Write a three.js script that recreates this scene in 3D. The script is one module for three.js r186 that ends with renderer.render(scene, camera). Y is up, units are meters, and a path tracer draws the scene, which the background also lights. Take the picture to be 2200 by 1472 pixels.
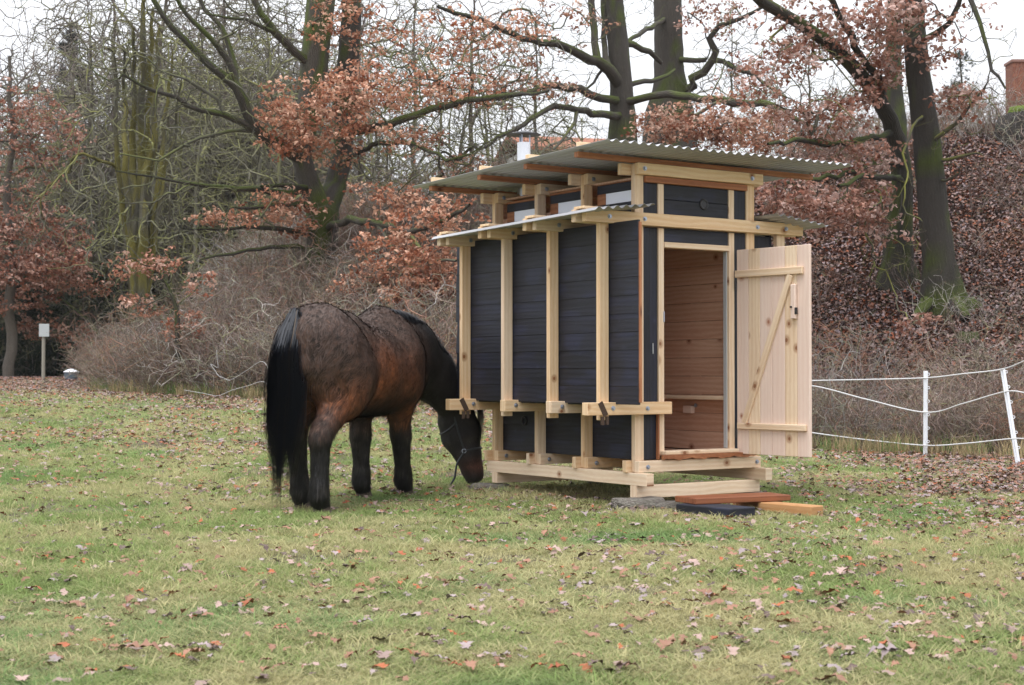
import * as THREE from 'three';
import { mergeGeometries } from 'three/addons/utils/BufferGeometryUtils.js';

// ---------------------------------------------------------------- camera, sky, sun, exposure
const scene = new THREE.Scene();
const F = 3300, PITCH = THREE.MathUtils.degToRad(1.12), EYE = 1.0;      // focal length in photo pixels (2200 x 1472)
const camera = new THREE.PerspectiveCamera(2 * THREE.MathUtils.radToDeg(Math.atan(736 / F)), 2200 / 1472, 0.1, 600);
camera.position.set(0, EYE, 0);
camera.rotation.x = PITCH;
camera.focus = 11.8;
camera.userData.fStop = 6.3;
scene.add(camera);

const renderer = new THREE.WebGLRenderer({ antialias: true });
renderer.toneMapping = THREE.LinearToneMapping;
renderer.toneMappingExposure = 2.06;
renderer.shadowMap.enabled = true;

{ // overcast sky: brighter overhead, soft cloud structure, the same all round
  const w = 256, h = 128, a = new Float32Array(w * h * 4);
  for (let j = 0; j < h; j++) for (let i = 0; i < w; i++) {
    const el = ((j + 0.5) / h - 0.5) * Math.PI, az = (i + 0.5) / w * Math.PI * 2;
    const s = Math.max(0, Math.sin(el));
    let n = 0;
    for (const [k, m, p] of [[2, 3, 0.4], [3, 5, 1.7], [5, 7, 2.9], [7, 4, 0.9]]) n += Math.sin(k * az + p + 1.3 * Math.sin(m * el + p)) * Math.cos(m * el * 2 + p) * 0.25;
    const L = (0.5 + 0.7 * s) * (1 + 0.05 * n), o = (j * w + i) * 4;
    a[o] = L * 0.965; a[o + 1] = L * 0.99; a[o + 2] = L * 1.045; a[o + 3] = 1;
  }
  const t = new THREE.DataTexture(a, w, h, THREE.RGBAFormat, THREE.FloatType);
  t.mapping = THREE.EquirectangularReflectionMapping; t.magFilter = THREE.LinearFilter; t.minFilter = THREE.LinearFilter; t.needsUpdate = true;
  scene.background = t; scene.environment = t;
}
const sun = new THREE.DirectionalLight(new THREE.Color(1, 0.97, 0.93), 1.15);
sun.position.set(-5, 30, -3); sun.target.position.set(0, 0, -13);
sun.castShadow = true; sun.shadow.radius = 60; sun.shadow.mapSize.set(2048, 2048);
Object.assign(sun.shadow.camera, { left: -25, right: 25, top: 25, bottom: -25, near: 1, far: 90 });
scene.add(sun, sun.target);
scene.fog = new THREE.FogExp2(new THREE.Color(0.86, 0.89, 0.93), 0.00025);

// ---------------------------------------------------------------- helpers
function rng(seed) { let s = seed >>> 0; return () => { s = (s + 0x6D2B79F5) >>> 0; let t = Math.imul(s ^ (s >>> 15), 1 | s); t = (t + Math.imul(t ^ (t >>> 7), 61 | t)) ^ t; return ((t ^ (t >>> 14)) >>> 0) / 4294967296; }; }
const clamp = (x, a = 0, b = 1) => Math.min(b, Math.max(a, x));
const mix = (a, b, t) => a + (b - a) * t;
const sstep = (a, b, x) => { const t = clamp((x - a) / (b - a)); return t * t * (3 - 2 * t); };
const V3 = (x, y, z) => new THREE.Vector3(x, y, z);
function hash2(i, j) { let h = Math.imul(i, 374761393) + Math.imul(j, 668265263); h = Math.imul(h ^ (h >>> 13), 1274126177); return ((h ^ (h >>> 16)) >>> 0) / 4294967296; }
function noise2(x, y) { const i = Math.floor(x), j = Math.floor(y), fx = x - i, fy = y - j, u = fx * fx * (3 - 2 * fx), v = fy * fy * (3 - 2 * fy); return mix(mix(hash2(i, j), hash2(i + 1, j), u), mix(hash2(i, j + 1), hash2(i + 1, j + 1), u), v); }
function wnoise(x, y, px, py) { const i = Math.floor(x), j = Math.floor(y), fx = x - i, fy = y - j, u = fx * fx * (3 - 2 * fx), v = fy * fy * (3 - 2 * fy), m = (a, n) => ((a % n) + n) % n; const h = (a, b) => hash2(m(a, px), m(b, py)); return mix(mix(h(i, j), h(i + 1, j), u), mix(h(i, j + 1), h(i + 1, j + 1), u), v); }
function fbm(x, y, o = 4) { let s = 0, a = 0.5; for (let k = 0; k < o; k++) { s += a * noise2(x + k * 17.3, y - k * 9.1); x *= 2.03; y *= 2.03; a *= 0.5; } return s / (1 - Math.pow(0.5, o)); }
function noise3(x, y, z) { const k = Math.floor(z), f = z - k, u = f * f * (3 - 2 * f); return mix(noise2(x + k * 31.7, y + k * 17.9), noise2(x + (k + 1) * 31.7, y + (k + 1) * 17.9), u); }
const interp = (tab, x) => { if (x <= tab[0][0]) return tab[0][1]; for (let i = 1; i < tab.length; i++) if (x <= tab[i][0]) { const [a, b] = tab[i - 1], [c, d] = tab[i]; return mix(b, d, (x - a) / (c - a)); } return tab[tab.length - 1][1]; };

/** the point at forward distance d that a photo pixel looks at */
function at(px, py, d) {
  const X = (px - 1100) / F, Y = (736 - py) / F, c = Math.cos(PITCH), s = Math.sin(PITCH);
  const rx = X, ry = Y * c + s, rz = c - Y * s, t = d / rz;
  return V3(rx * t, EYE + ry * t, -d);
}
const names = new Map();
function numbered(n) { const k = names.get(n) || 0; names.set(n, k + 1); return k ? n + '_' + String(k).padStart(3, '0') : n; }
function shade(o) { o.traverse(m => { if (m.isMesh) { m.castShadow = true; m.receiveShadow = true; } }); }
function tag(o, label, category, group) { o.userData.label = label; o.userData.category = category; if (group) o.userData.group = group; return o; }
function thing(name, label, category, group) { const g = new THREE.Group(); g.name = numbered(name); scene.add(g); return tag(g, label, category, group); }
function part(name, geo, mat, parent) { const m = new THREE.Mesh(geo, mat); m.name = name; m.castShadow = m.receiveShadow = true; parent.add(m); return m; }
function stuff(o) { o.userData.kind = 'stuff'; return o; }

// ---------------------------------------------------------------- textures
function tex(w, h, fn, srgb = true) {
  const a = new Uint8Array(w * h * 4), c = [0, 0, 0];
  for (let j = 0; j < h; j++) for (let i = 0; i < w; i++) { fn(i / w, j / h, c); const o = (j * w + i) * 4; for (let k = 0; k < 3; k++) a[o + k] = clamp(c[k]) * 255; a[o + 3] = 255; }
  const t = new THREE.DataTexture(a, w, h, THREE.RGBAFormat, THREE.UnsignedByteType);
  t.wrapS = t.wrapT = THREE.RepeatWrapping; t.magFilter = THREE.LinearFilter; t.minFilter = THREE.LinearMipmapLinearFilter; t.generateMipmaps = true;
  if (srgb) t.colorSpace = THREE.SRGBColorSpace; t.needsUpdate = true; return t;
}
/** sawn wood, grain along u; the sheet spans 2 m x 0.5 m */
function woodFn(seed, a, b, knotC, nKnots, contrast) {
  const r = rng(seed), knots = [];
  for (let k = 0; k < nKnots; k++) knots.push([r(), r(), 0.008 + r() * 0.012]);
  return (u, v, c) => {
    let bend = 0, kn = 0;
    for (const [ku, kv, kr] of knots) {
      let du = u - ku; du -= Math.round(du); let dv = v - kv; dv -= Math.round(dv);
      const x = du * 2, y = dv * 0.5, q = Math.hypot(x * 0.8, y);
      bend += Math.sign(dv) * 0.02 * Math.exp(-(x * x) / 0.004 - (y * y) / 0.0009);
      kn = Math.max(kn, sstep(kr, kr * 0.55, q)); kn = Math.max(kn, 0.45 * sstep(kr * 2.4, kr, q));
    }
    const warp = wnoise(u * 6, v * 8, 6, 8) * 0.05 + wnoise(u * 14, v * 20, 14, 20) * 0.012;
    const ring = 0.5 + 0.5 * Math.sin((v + warp + bend) * 2 * Math.PI * 13);
    const fine = wnoise(u * 60, v * 240, 60, 240), broad = wnoise(u * 4, v * 5, 4, 5);
    let t = clamp(0.5 + contrast * ((ring - 0.5) * 0.55 + (fine - 0.5) * 0.55 + (broad - 0.5) * 0.7));
    for (let k = 0; k < 3; k++) c[k] = mix(mix(a[k], b[k], t), knotC[k], kn);
  };
}
const hex = h => [(h >> 16 & 255) / 255, (h >> 8 & 255) / 255, (h & 255) / 255];
const T = {};
T.spruce = tex(1024, 256, woodFn(3, hex(0xe6cba8), hex(0xd4ae84), hex(0x835330), 6, 0.85));
T.spruce2 = tex(1024, 256, woodFn(11, hex(0xe8d3ba), hex(0xd5b797), hex(0x855a3e), 5, 0.85));
T.larch = tex(1024, 256, woodFn(5, hex(0xe6d3c6), hex(0xd9bdae), hex(0x9a6a54), 4, 0.55));
T.orange = tex(512, 128, woodFn(7, hex(0xae7550), hex(0x8a5434), hex(0x552c18), 5, 1.0));
T.innerShaded = tex(1024, 256, woodFn(9, hex(0xd4b098), hex(0xbc8f76), hex(0x74452f), 5, 0.8));  // reddish larch, kept darker to put the interior shade into its colour
const bw = woodFn(13, [0.5, 0.5, 0.5], [0.16, 0.16, 0.16], [0.62, 0.62, 0.62], 12, 1.2);
T.black = tex(1024, 256, (u, v, c) => { bw(u, v, c); const g = c[0], m = sstep(0.45, 0.8, wnoise(u * 9, v * 7, 9, 7)); c[0] = 0.035 + g * 0.15 + m * 0.03; c[1] = 0.04 + g * 0.152 + m * 0.035; c[2] = 0.065 + g * 0.2 + m * 0.065; });
T.grainBump = tex(1024, 256, (u, v, c) => { bw(u, v, c); c[1] = c[2] = c[0]; }, false);
T.barkBump = tex(512, 512, (u, v, c) => { const w = wnoise(u * 8, v * 5, 8, 5) * 0.18; const r = Math.abs(Math.sin((u + w * 0.5) * Math.PI * 16)) * (0.6 + 0.4 * wnoise(u * 24, v * 9, 24, 9)); c[0] = c[1] = c[2] = clamp(r * 0.75 + wnoise(u * 64, v * 48, 64, 48) * 0.3); }, false);
T.bark = tex(512, 512, (u, v, c) => { const w = wnoise(u * 8, v * 5, 8, 5) * 0.18; const r = Math.abs(Math.sin((u + w * 0.5) * Math.PI * 16)) * (0.6 + 0.4 * wnoise(u * 24, v * 9, 24, 9)), f = wnoise(u * 64, v * 48, 64, 48), t = clamp(0.25 + r * 0.55 + f * 0.3); for (let k = 0; k < 3; k++) c[k] = mix([0.5, 0.47, 0.45][k], [1, 0.98, 0.95][k], t); });
T.speck = tex(1024, 1024, (u, v, c) => { const a = wnoise(u * 220, v * 220, 220, 220), b = wnoise(u * 60, v * 60, 60, 60), d = wnoise(u * 420, v * 420, 420, 420); const t = 0.78 + 0.22 * a + 0.16 * (b - 0.5) + 0.2 * (d - 0.5); c[0] = t; c[1] = t * (0.97 + 0.06 * b); c[2] = t * 0.93; });
T.speckBump = tex(512, 512, (u, v, c) => { c[0] = c[1] = c[2] = 0.6 * wnoise(u * 90, v * 90, 90, 90) + 0.4 * wnoise(u * 200, v * 200, 200, 200); }, false);

const std = (o) => new THREE.MeshStandardMaterial({ roughness: 0.85, metalness: 0, side: THREE.DoubleSide, ...o });
const M = {
  spruce: std({ map: T.spruce, bumpMap: T.grainBump, bumpScale: 0.0012, roughness: 0.72 }),
  spruce2: std({ map: T.spruce2, bumpMap: T.grainBump, bumpScale: 0.0012, roughness: 0.75 }),
  larch: std({ map: T.larch, bumpMap: T.grainBump, bumpScale: 0.001, roughness: 0.72 }),
  orange: std({ map: T.orange, bumpMap: T.grainBump, bumpScale: 0.0012, roughness: 0.65 }),
  innerShaded: std({ map: T.innerShaded, bumpMap: T.grainBump, bumpScale: 0.001, roughness: 0.75 }),
  black: std({ map: T.black, bumpMap: T.grainBump, bumpScale: 0.0025, roughness: 0.62 }),
  tin: std({ color: new THREE.Color(0.44, 0.44, 0.46), metalness: 0.3, roughness: 0.5 }),
  steel: std({ color: new THREE.Color(0.42, 0.46, 0.55), metalness: 0.8, roughness: 0.35 }),
  bright: std({ color: new THREE.Color(0.72, 0.73, 0.76), metalness: 0.75, roughness: 0.32 }),
  darkMetal: std({ color: new THREE.Color(0.045, 0.045, 0.05), metalness: 0.5, roughness: 0.5 }),
  rust: std({ color: new THREE.Color(0.1, 0.062, 0.045), metalness: 0.3, roughness: 0.8, bumpMap: T.speckBump, bumpScale: 0.003 }),
  pane: new THREE.MeshPhysicalMaterial({ color: new THREE.Color(0.84, 0.88, 1.0), roughness: 0.25, clearcoat: 0.6, clearcoatRoughness: 0.05, transmission: 0.1, side: THREE.DoubleSide }),
  seal: std({ color: new THREE.Color(0.42, 0.43, 0.44), roughness: 0.6 }),
  stone: std({ color: new THREE.Color(0.3, 0.27, 0.275), map: T.speck, bumpMap: T.speckBump, bumpScale: 0.02, roughness: 0.9 }),
  white: std({ color: new THREE.Color(0.78, 0.8, 0.84), roughness: 0.45 }),
};
// ---------------------------------------------------------------- timber pieces
const woodR = rng(77);
/** chamfered timber between two corners, wood grain along its longest side */
function timber(x0, x1, y0, y1, z0, z1, ch = 0.003, warp = 0) {
  const lo = [Math.min(x0, x1), Math.min(y0, y1), Math.min(z0, z1)], hi = [Math.max(x0, x1), Math.max(y0, y1), Math.max(z0, z1)];
  const size = [0, 1, 2].map(k => hi[k] - lo[k]); ch = Math.min(ch, 0.3 * Math.min(...size));
  const L = size.indexOf(Math.max(...size)), ou = woodR(), ov = woodR();
  const pos = [], uv = [], P = [];
  const corner = (sx, sy, sz, ax) => [0, 1, 2].map(k => { const s = [sx, sy, sz][k]; return (s > 0 ? hi[k] : lo[k]) - (k === ax ? 0 : s * ch); });
  const put = (p, n) => {
    const q = p.slice(); pos.push(...q);
    const other = [0, 1, 2].filter(k => k !== L), dom = n.map(Math.abs), A = dom.indexOf(Math.max(...dom));
    let U, W; if (A === L) { U = p[other[0]] * 0.15; W = p[other[1]]; } else { const a = other.find(k => k !== A); U = p[L]; W = p[a] + (A === other[0] ? 0.13 : 0); }
    uv.push(U / 2 + ou, W / 0.5 + ov);
  };
  const tri = (a, b, c) => {
    const ab = b.map((x, k) => x - a[k]), ac = c.map((x, k) => x - a[k]);
    let n = [ab[1] * ac[2] - ab[2] * ac[1], ab[2] * ac[0] - ab[0] * ac[2], ab[0] * ac[1] - ab[1] * ac[0]];
    const mid = [0, 1, 2].map(k => (a[k] + b[k] + c[k]) / 3 - (lo[k] + hi[k]) / 2), s = n[0] * mid[0] / size[0] + n[1] * mid[1] / size[1] + n[2] * mid[2] / size[2];
    if (s < 0) { [b, c] = [c, b]; n = n.map(x => -x); }
    put(a, n); put(b, n); put(c, n);
  };
  const quad = (a, b, c, d) => { tri(a, b, c); tri(a, c, d); };
  for (const ax of [0, 1, 2]) for (const s of [-1, 1]) {
    const [i, j] = [0, 1, 2].filter(k => k !== ax), c = [[-1, -1], [1, -1], [1, 1], [-1, 1]].map(([a, b]) => { const v = [0, 0, 0]; v[ax] = s; v[i] = a; v[j] = b; return corner(...v, ax); });
    quad(...c);
  }
  for (const ax of [0, 1, 2]) { const [i, j] = [0, 1, 2].filter(k => k !== ax); for (const a of [-1, 1]) for (const b of [-1, 1]) { const v = [0, 0, 0], w = [0, 0, 0]; v[i] = w[i] = a; v[j] = w[j] = b; v[ax] = -1; w[ax] = 1; quad(corner(...v, i), corner(...w, i), corner(...w, j), corner(...v, j)); } }
  for (const a of [-1, 1]) for (const b of [-1, 1]) for (const c of [-1, 1]) tri(corner(a, b, c, 0), corner(a, b, c, 1), corner(a, b, c, 2));
  const g = new THREE.BufferGeometry();
  g.setAttribute('position', new THREE.Float32BufferAttribute(pos, 3)); g.setAttribute('uv', new THREE.Float32BufferAttribute(uv, 2)); g.computeVertexNormals();
  return g;
}
/** corrugated sheet between u0..u1 and v0..v1 of the cabin, ridges along v; y = h(v) */
function corrugated(u0, u1, v0, v1, h, tilt = 0, period = 0.082, amp = 0.011) {
  const nu = Math.round((u1 - u0) / period * 10), nv = 4, pos = [], idx = [], th = 0.0025;
  for (const s of [0, 1]) for (let j = 0; j <= nv; j++) for (let i = 0; i <= nu; i++) { const u = mix(u0, u1, i / nu), v = mix(v0, v1, j / nv); pos.push(u, h(v) + tilt * (u - u0) + amp * Math.cos(u / period * 2 * Math.PI) + (s ? th : 0), -v); }
  const at_ = (s, j, i) => (s * (nv + 1) + j) * (nu + 1) + i;
  for (const s of [0, 1]) for (let j = 0; j < nv; j++) for (let i = 0; i < nu; i++) { const a = at_(s, j, i), b = at_(s, j, i + 1), c = at_(s, j + 1, i + 1), d = at_(s, j + 1, i); s ? idx.push(a, b, c, a, c, d) : idx.push(a, c, b, a, d, c); }
  for (let i = 0; i < nu; i++) for (const j of [0, nv]) idx.push(at_(0, j, i), at_(0, j, i + 1), at_(1, j, i + 1), at_(0, j, i), at_(1, j, i + 1), at_(1, j, i));
  for (let j = 0; j < nv; j++) for (const i of [0, nu]) idx.push(at_(0, j, i), at_(0, j + 1, i), at_(1, j + 1, i), at_(0, j, i), at_(1, j + 1, i), at_(1, j, i));
  const g = new THREE.BufferGeometry(); g.setAttribute('position', new THREE.Float32BufferAttribute(pos, 3)); g.setIndex(idx); g.computeVertexNormals(); return g;
}

// ---------------------------------------------------------------- the cabin (local x = along the front, y = up, -z = towards the rear)
const CAB = V3(0.915, 0, -11.324), CAB_TURN = THREE.MathUtils.degToRad(34);
const cabin = thing('timber_cabin', 'small black boarded timber cabin on stones with corrugated roof and open door', 'cabin');
cabin.position.copy(CAB); cabin.rotation.y = CAB_TURN;
const cabinPoint = (u, v, h) => V3(u, h, -v).applyAxisAngle(V3(0, 1, 0), CAB_TURN).add(CAB);
const bx = (u0, u1, h0, h1, v0, v1, ch) => timber(u0, u1, h0, h1, -v0, -v1, ch);
const boltG = mergeGeometries([new THREE.CylinderGeometry(0.017, 0.017, 0.004, 16).rotateX(Math.PI / 2), new THREE.CylinderGeometry(0.011, 0.011, 0.014, 6).rotateX(Math.PI / 2).translate(0, 0, 0.007)]);
const bolt = (u, h, v, parent = cabin) => { const b = part('bolt', boltG, M.steel, parent); b.position.set(u, h, -v + 0.002); return b; };
const FR = [0, 0.63, 1.26, 1.885], W = 1.26;                              // frames along v; the right half mirrors u about W / 2
const roofDrop = v => -0.022 * v;
{
  const sp = [M.spruce, M.spruce2]; let k = 0; const mat = () => sp[(k++ * 7 + 3) % 5 % 2];
  FR.forEach((v, i) => {
    const dz = roofDrop(v), end = i === 0 || i === 3;
    for (const R of [0, 1]) {
      const m = (a, b) => R ? [W - b, W - a] : [a, b];
      let [a, b] = m(0.03, 0.114);
      part('post', bx(a, b, 0.262, 2.553 + dz, v + 0.051, v + 0.095), mat(), cabin);
      [a, b] = m(-0.297, -0.213);
      part('post', bx(a, b, 0.652, 2.12 + dz, v + 0.051, v + 0.095), mat(), cabin);
      [a, b] = m(end ? -0.46 : -0.335, i === 0 && !R ? 0.327 : 0.14);
      part('cross_beam', bx(a, b, 0.69, 0.782, v - 0.022, v + 0.05), mat(), cabin);
      bolt(R ? W + 0.262 : -0.232, 0.74, v - 0.022); bolt(R ? W - 0.16 : 0.09, 0.735, v - 0.022);
    }
    part('cross_beam', bx(0.026, W + 0.02, 2.471 + dz, 2.556 + dz, v, v + 0.05), mat(), cabin);
    part('cross_beam', bx(-0.06, W + 0.07, 2.471 + dz, 2.556 + dz, v + 0.096, v + 0.142), mat(), cabin);
    part('cross_beam', bx(-0.46, 1.71, 2.093 + dz, 2.186 + dz, v, v + 0.05), mat(), cabin);
    part('cross_beam', bx(-0.485, 1.725, 2.093 + dz, 2.186 + dz, v + 0.096, v + 0.146), mat(), cabin);
    part('sill_beam', bx(0.024, 1.245, 0.26, 0.345, v, v + 0.05), mat(), cabin);
    part('sill_beam', bx(-0.02, 1.3, 0.258, 0.346, v + 0.096, v + 0.142), mat(), cabin);
    for (const [u, h] of [[0.085, 2.515 + dz], [W - 0.1, 2.515 + dz], [0.085, 2.14 + dz], [W - 0.045, 2.138 + dz], [-0.245, 2.14 + dz], [W + 0.26, 2.14 + dz], [0.11, 0.3], [W - 0.06, 0.305]]) bolt(u, h, v);
    // roof battens under and over the sheet, rough reddish timber
    part('roof_batten', bx(-0.515, 1.845, 2.557 + dz, 2.597 + dz, v + (i === 3 ? 0.12 : 0.02) + 0.02 * i, v + (i === 3 ? 0.17 : 0.07) + 0.02 * i), M.orange, cabin);
    part('roof_batten', bx(-0.5, 1.84, 2.633 + dz, 2.668 + dz, v + (i === 3 ? 0.12 : 0.02) + 0.02 * i, v + (i === 3 ? 0.165 : 0.065) + 0.02 * i), M.spruce, cabin);
    for (const R of [0, 1]) { const [a, b] = R ? [W + 0.25, W + 0.475] : [-0.475, -0.25]; part('roof_batten', bx(a, b, 2.1865 + dz, 2.206 + dz, v + 0.002, v + 0.13), M.spruce, cabin); }
  });
  // skids and base beams
  for (const R of [0, 1]) { const u = R ? W - 0.08 : 0; part('skid_beam', bx(u, u + 0.07, 0.166, 0.2585, -0.12, 2.02), M.spruce2, cabin); }
  part('base_beam', bx(0.0, 1.232, 0.07, 0.165, 0, 0.075), M.spruce2, cabin);
  part('base_beam', bx(0.0, 1.232, 0.075, 0.165, 1.86, 1.94), M.spruce2, cabin);
  // roof sheets: two over the top, one over each bay
  const hTop = v => 2.6145 + roofDrop(v), hLow = v => 2.158 + roofDrop(v);
  part('roof_sheet', corrugated(-0.56, 0.74, -0.4, 2.31, hTop), M.tin, cabin);
  part('roof_sheet', corrugated(0.7, 1.86, -0.4, 2.31, v => hTop(v) + 0.004), M.tin, cabin);
  part('bay_roof_sheet', corrugated(-0.53, 0.02, -0.2, 2.06, hLow, 0.11), M.tin, cabin);
  part('bay_roof_sheet', corrugated(W - 0.02, W + 0.53, -0.2, 2.18, v => hLow(v) + 0.06, -0.11), M.tin, cabin);

  // black boarding: lapped boards, each one a piece, both long sides
  const r = rng(5);
  const lap = (u, v0, v1, h0, h1, n, side, name) => { const H = (h1 - h0) / n; for (let i = 0; i < n; i++) { const g = timber(-0.011, 0.011, -0.004, H + 0.012, -(v0 + (r() - 0.5) * 0.012), -(v1 + (r() - 0.5) * 0.02), 0.003); const m = part(name, g, M.black, cabin); m.position.set(u, h0 + i * H, 0); m.rotation.z = side * (0.02 + r() * 0.022); } };
  for (const R of [0, 1]) {
    const s = R ? -1 : 1, f = u => R ? W - u : u;
    lap(f(-0.196), R ? 0.1 : -0.285, 2.175, 0.772, 2.085, 10, -s, 'boarding');
    lap(f(0.128), -0.02 + 0.16, 2.02, 0.35, 0.685, 3, -s, 'boarding');
    // raw, bark-edged front ends and the closing boards of the bay
    if (!R) part('bark_edge', bx(Math.min(f(-0.212), f(-0.186)), Math.max(f(-0.212), f(-0.186)), 0.785, 2.08, -0.304, -0.294), M.orange, cabin);
    const c0 = Math.min(f(-0.18), f(0.1)), c1 = Math.max(f(-0.18), f(0.1));
    part('bay_end_board', bx(c0, c1, 0.79, 2.08, 0.1, 0.12), M.black, cabin);
    part('bay_end_board', bx(c0, c1, 0.79, 2.08, 2.03, 2.05), M.black, cabin);
    part('bench', bx(Math.min(f(0.158), f(0.27)), Math.max(f(0.158), f(0.27)), 0.785, 0.815, 0.13, 2.0), M.spruce2, cabin);
    part('bay_floor', bx(Math.min(f(-0.18), f(0.1)), Math.max(f(-0.18), f(0.1)), 0.758, 0.783, 0.15, 2.02), M.black, cabin);
    const lu0 = Math.min(f(0.142), f(0.156)), lu1 = Math.max(f(0.142), f(0.156));
    for (let i = 0; i < 13; i++) part('inner_board', bx(lu0, lu1, 0.38 + i * 0.148, 0.526 + i * 0.148, 0.125, 2.0), M.innerShaded, cabin);
    // clerestory: boards, jambs and pale panes between the frames
    const p0 = Math.min(f(0.118), f(0.138)), p1 = Math.max(f(0.118), f(0.138));
    const q0 = Math.min(f(0.124), f(0.132)), q1 = Math.max(f(0.124), f(0.132));
    for (let i = 0; i < 3; i++) {
      const v = FR[i], dz = roofDrop(v + 0.3);
      part('clerestory_board', bx(p0, p1, 2.19 + dz, 2.30 + dz, v + 0.144, v + 0.63), M.black, cabin);
      part('clerestory_board', bx(p0, p1, 2.385 + dz, 2.452 + dz, v + 0.144, v + 0.628), M.black, cabin);
      part('clerestory_rail', bx(p0 - 0.006, p1 + 0.006, 2.452 + dz, 2.47 + dz, v + 0.144, v + 0.628), M.orange, cabin);
      part('window_jamb', bx(p0 + 0.001, p1 - 0.001, 2.30 + dz, 2.385 + dz, v + 0.525, v + 0.628), M.orange, cabin);
      part('window_pane', bx(q0, q1, 2.30 + dz, 2.385 + dz, v + 0.146, v + 0.524, 0.001), M.pane, cabin);
    }
  }
  // rear wall, ceiling, floor
  for (let i = 0; i < 14; i++) part('rear_board', bx(0.12, W - 0.12, 0.36 + i * 0.15, 0.507 + i * 0.15, 2.03, 2.052), M.black, cabin);
  for (let i = 0; i < 14; i++) part('inner_board', bx(0.158, W - 0.158, 0.38 + i * 0.148, 0.525 + i * 0.148, 2.005, 2.02), M.innerShaded, cabin);
  for (let i = 0; i < 10; i++) part('ceiling_board', bx(0.1, W - 0.1, 2.452, 2.468, 0.15 + i * 0.185, 0.333 + i * 0.185), M.innerShaded, cabin);
  for (const R of [0, 1]) part('bay_ceiling', bx(R ? W - 0.12 : -0.18, R ? W + 0.18 : 0.12, 2.075, 2.09, 0.15, 1.86), M.innerShaded, cabin);
  for (let i = 0; i < 6; i++) part('floor_board', bx(0.14 + i * 0.164, 0.301 + i * 0.164, 0.348, 0.372, 0.13, 2.0), M.innerShaded, cabin);
  // front wall
  for (const [a, b] of [[0.116, 0.254], [1.02, 1.144]]) { part('front_board', bx(a, b, 0.35, 2.085, 0.062, 0.084), M.black, cabin); part('front_board', bx(a, b, 2.19, 2.42, 0.062, 0.084), M.black, cabin); }
  part('front_board', bx(0.312, 0.962, 1.985, 2.088, 0.06, 0.084), M.black, cabin);
  part('front_board', bx(0.312, 0.962, 2.19, 2.303, 0.06, 0.084), M.black, cabin); part('front_board', bx(0.312, 0.962, 2.305, 2.42, 0.06, 0.084), M.black, cabin);
  part('jamb', bx(0.256, 0.311, 0.385, 2.086, 0.05, 0.12), M.spruce2, cabin); part('jamb', bx(0.963, 1.018, 0.385, 2.086, 0.05, 0.12), M.spruce2, cabin);
  part('jamb', bx(0.256, 0.311, 2.188, 2.42, 0.051, 0.1), M.spruce2, cabin); part('jamb', bx(0.963, 1.018, 2.188, 2.42, 0.051, 0.1), M.spruce2, cabin);
  part('door_head', bx(0.312, 0.962, 1.942, 1.983, 0.045, 0.12), M.spruce2, cabin);
  part('header_board', bx(0.118, 1.142, 2.421, 2.467, 0.03, 0.09), M.orange, cabin);
  part('threshold', bx(0.27, 1.0, 0.386, 0.412, -0.02, 0.12), M.spruce2, cabin);
  part('door_seal', bx(0.952, 0.962, 0.415, 1.94, 0.07, 0.11), M.seal, cabin); part('door_seal', bx(0.312, 0.32, 0.415, 1.94, 0.08, 0.11), M.seal, cabin);
  part('bark_edge', bx(0.235, 0.25, 0.35, 0.69, 0.03, 0.06), M.orange, cabin);
  { // bark-edged floor board end with a wavy lower rim
    const sh = new THREE.Shape(); sh.moveTo(0.24, 0.384); for (let i = 0; i <= 30; i++) { const u = 0.24 + i * 0.031; sh.lineTo(u, 0.352 + 0.006 * Math.sin(i * 0.9) + 0.004 * Math.sin(i * 2.3)); } sh.lineTo(1.17, 0.384);
    const g = new THREE.ExtrudeGeometry(sh, { depth: 0.03, bevelEnabled: false }); g.translate(0, 0, -0.03 + 0.03); part('bark_edge', g, M.orange, cabin);
  }
  { const g = new THREE.TorusGeometry(0.034, 0.01, 10, 24); const m = part('vent_ring', g, M.darkMetal, cabin); m.position.set(0.712, 2.29, -0.058); const c = part('vent_plug', new THREE.CylinderGeometry(0.026, 0.026, 0.012, 20).rotateX(Math.PI / 2), M.darkMetal, m); c.position.set(0, 0, -0.002); }
  { const g = new THREE.TorusGeometry(0.034, 0.008, 8, 20).rotateY(Math.PI / 2); const m = part('vent_ring', g, M.darkMetal, cabin); m.position.set(0.11, 0.6, -1.62); }
  part('strike_plate', bx(0.302, 0.312, 1.38, 1.46, 0.045, 0.05, 0.001), M.steel, cabin);
  part('wall_hook', bx(0.2, 0.206, 1.14, 1.22, 0.05, 0.06, 0.001), M.bright, cabin);
  { const b = part('bench_bracket', bx(W - 0.2, W - 0.158, 0.67, 0.73, 0.62, 0.72), M.larch, cabin); }
  // rusty hooks on the outermost bay beams
  for (const v of [0, 1.885]) {
    const h = new THREE.Group(); h.name = 'iron_hook'; cabin.add(h); h.position.set(-0.325, 0.735, -v + 0.024);
    const pl = part('hook_plate', new THREE.BoxGeometry(0.042, 0.11, 0.007), M.rust, h); pl.rotation.z = 0.5; part('hook_prong', new THREE.BoxGeometry(0.022, 0.06, 0.02), M.rust, h).position.set(-0.002, -0.085, -0.005); part('hook_prong', new THREE.BoxGeometry(0.02, 0.06, 0.02), M.rust, h).position.set(0.04, -0.083, -0.005);
  }
  // chimney
  const ch = new THREE.Group(); ch.name = 'chimney'; cabin.add(ch); ch.position.set(0.3, 2.5, -1.9);
  part('flue_pipe', new THREE.CylinderGeometry(0.057, 0.057, 0.46, 28).translate(0, 0.23, 0), M.bright, ch);
  part('chimney_cap', new THREE.CylinderGeometry(0.02, 0.15, 0.035, 28).translate(0, 0.545, 0), M.darkMetal, ch);
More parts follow.
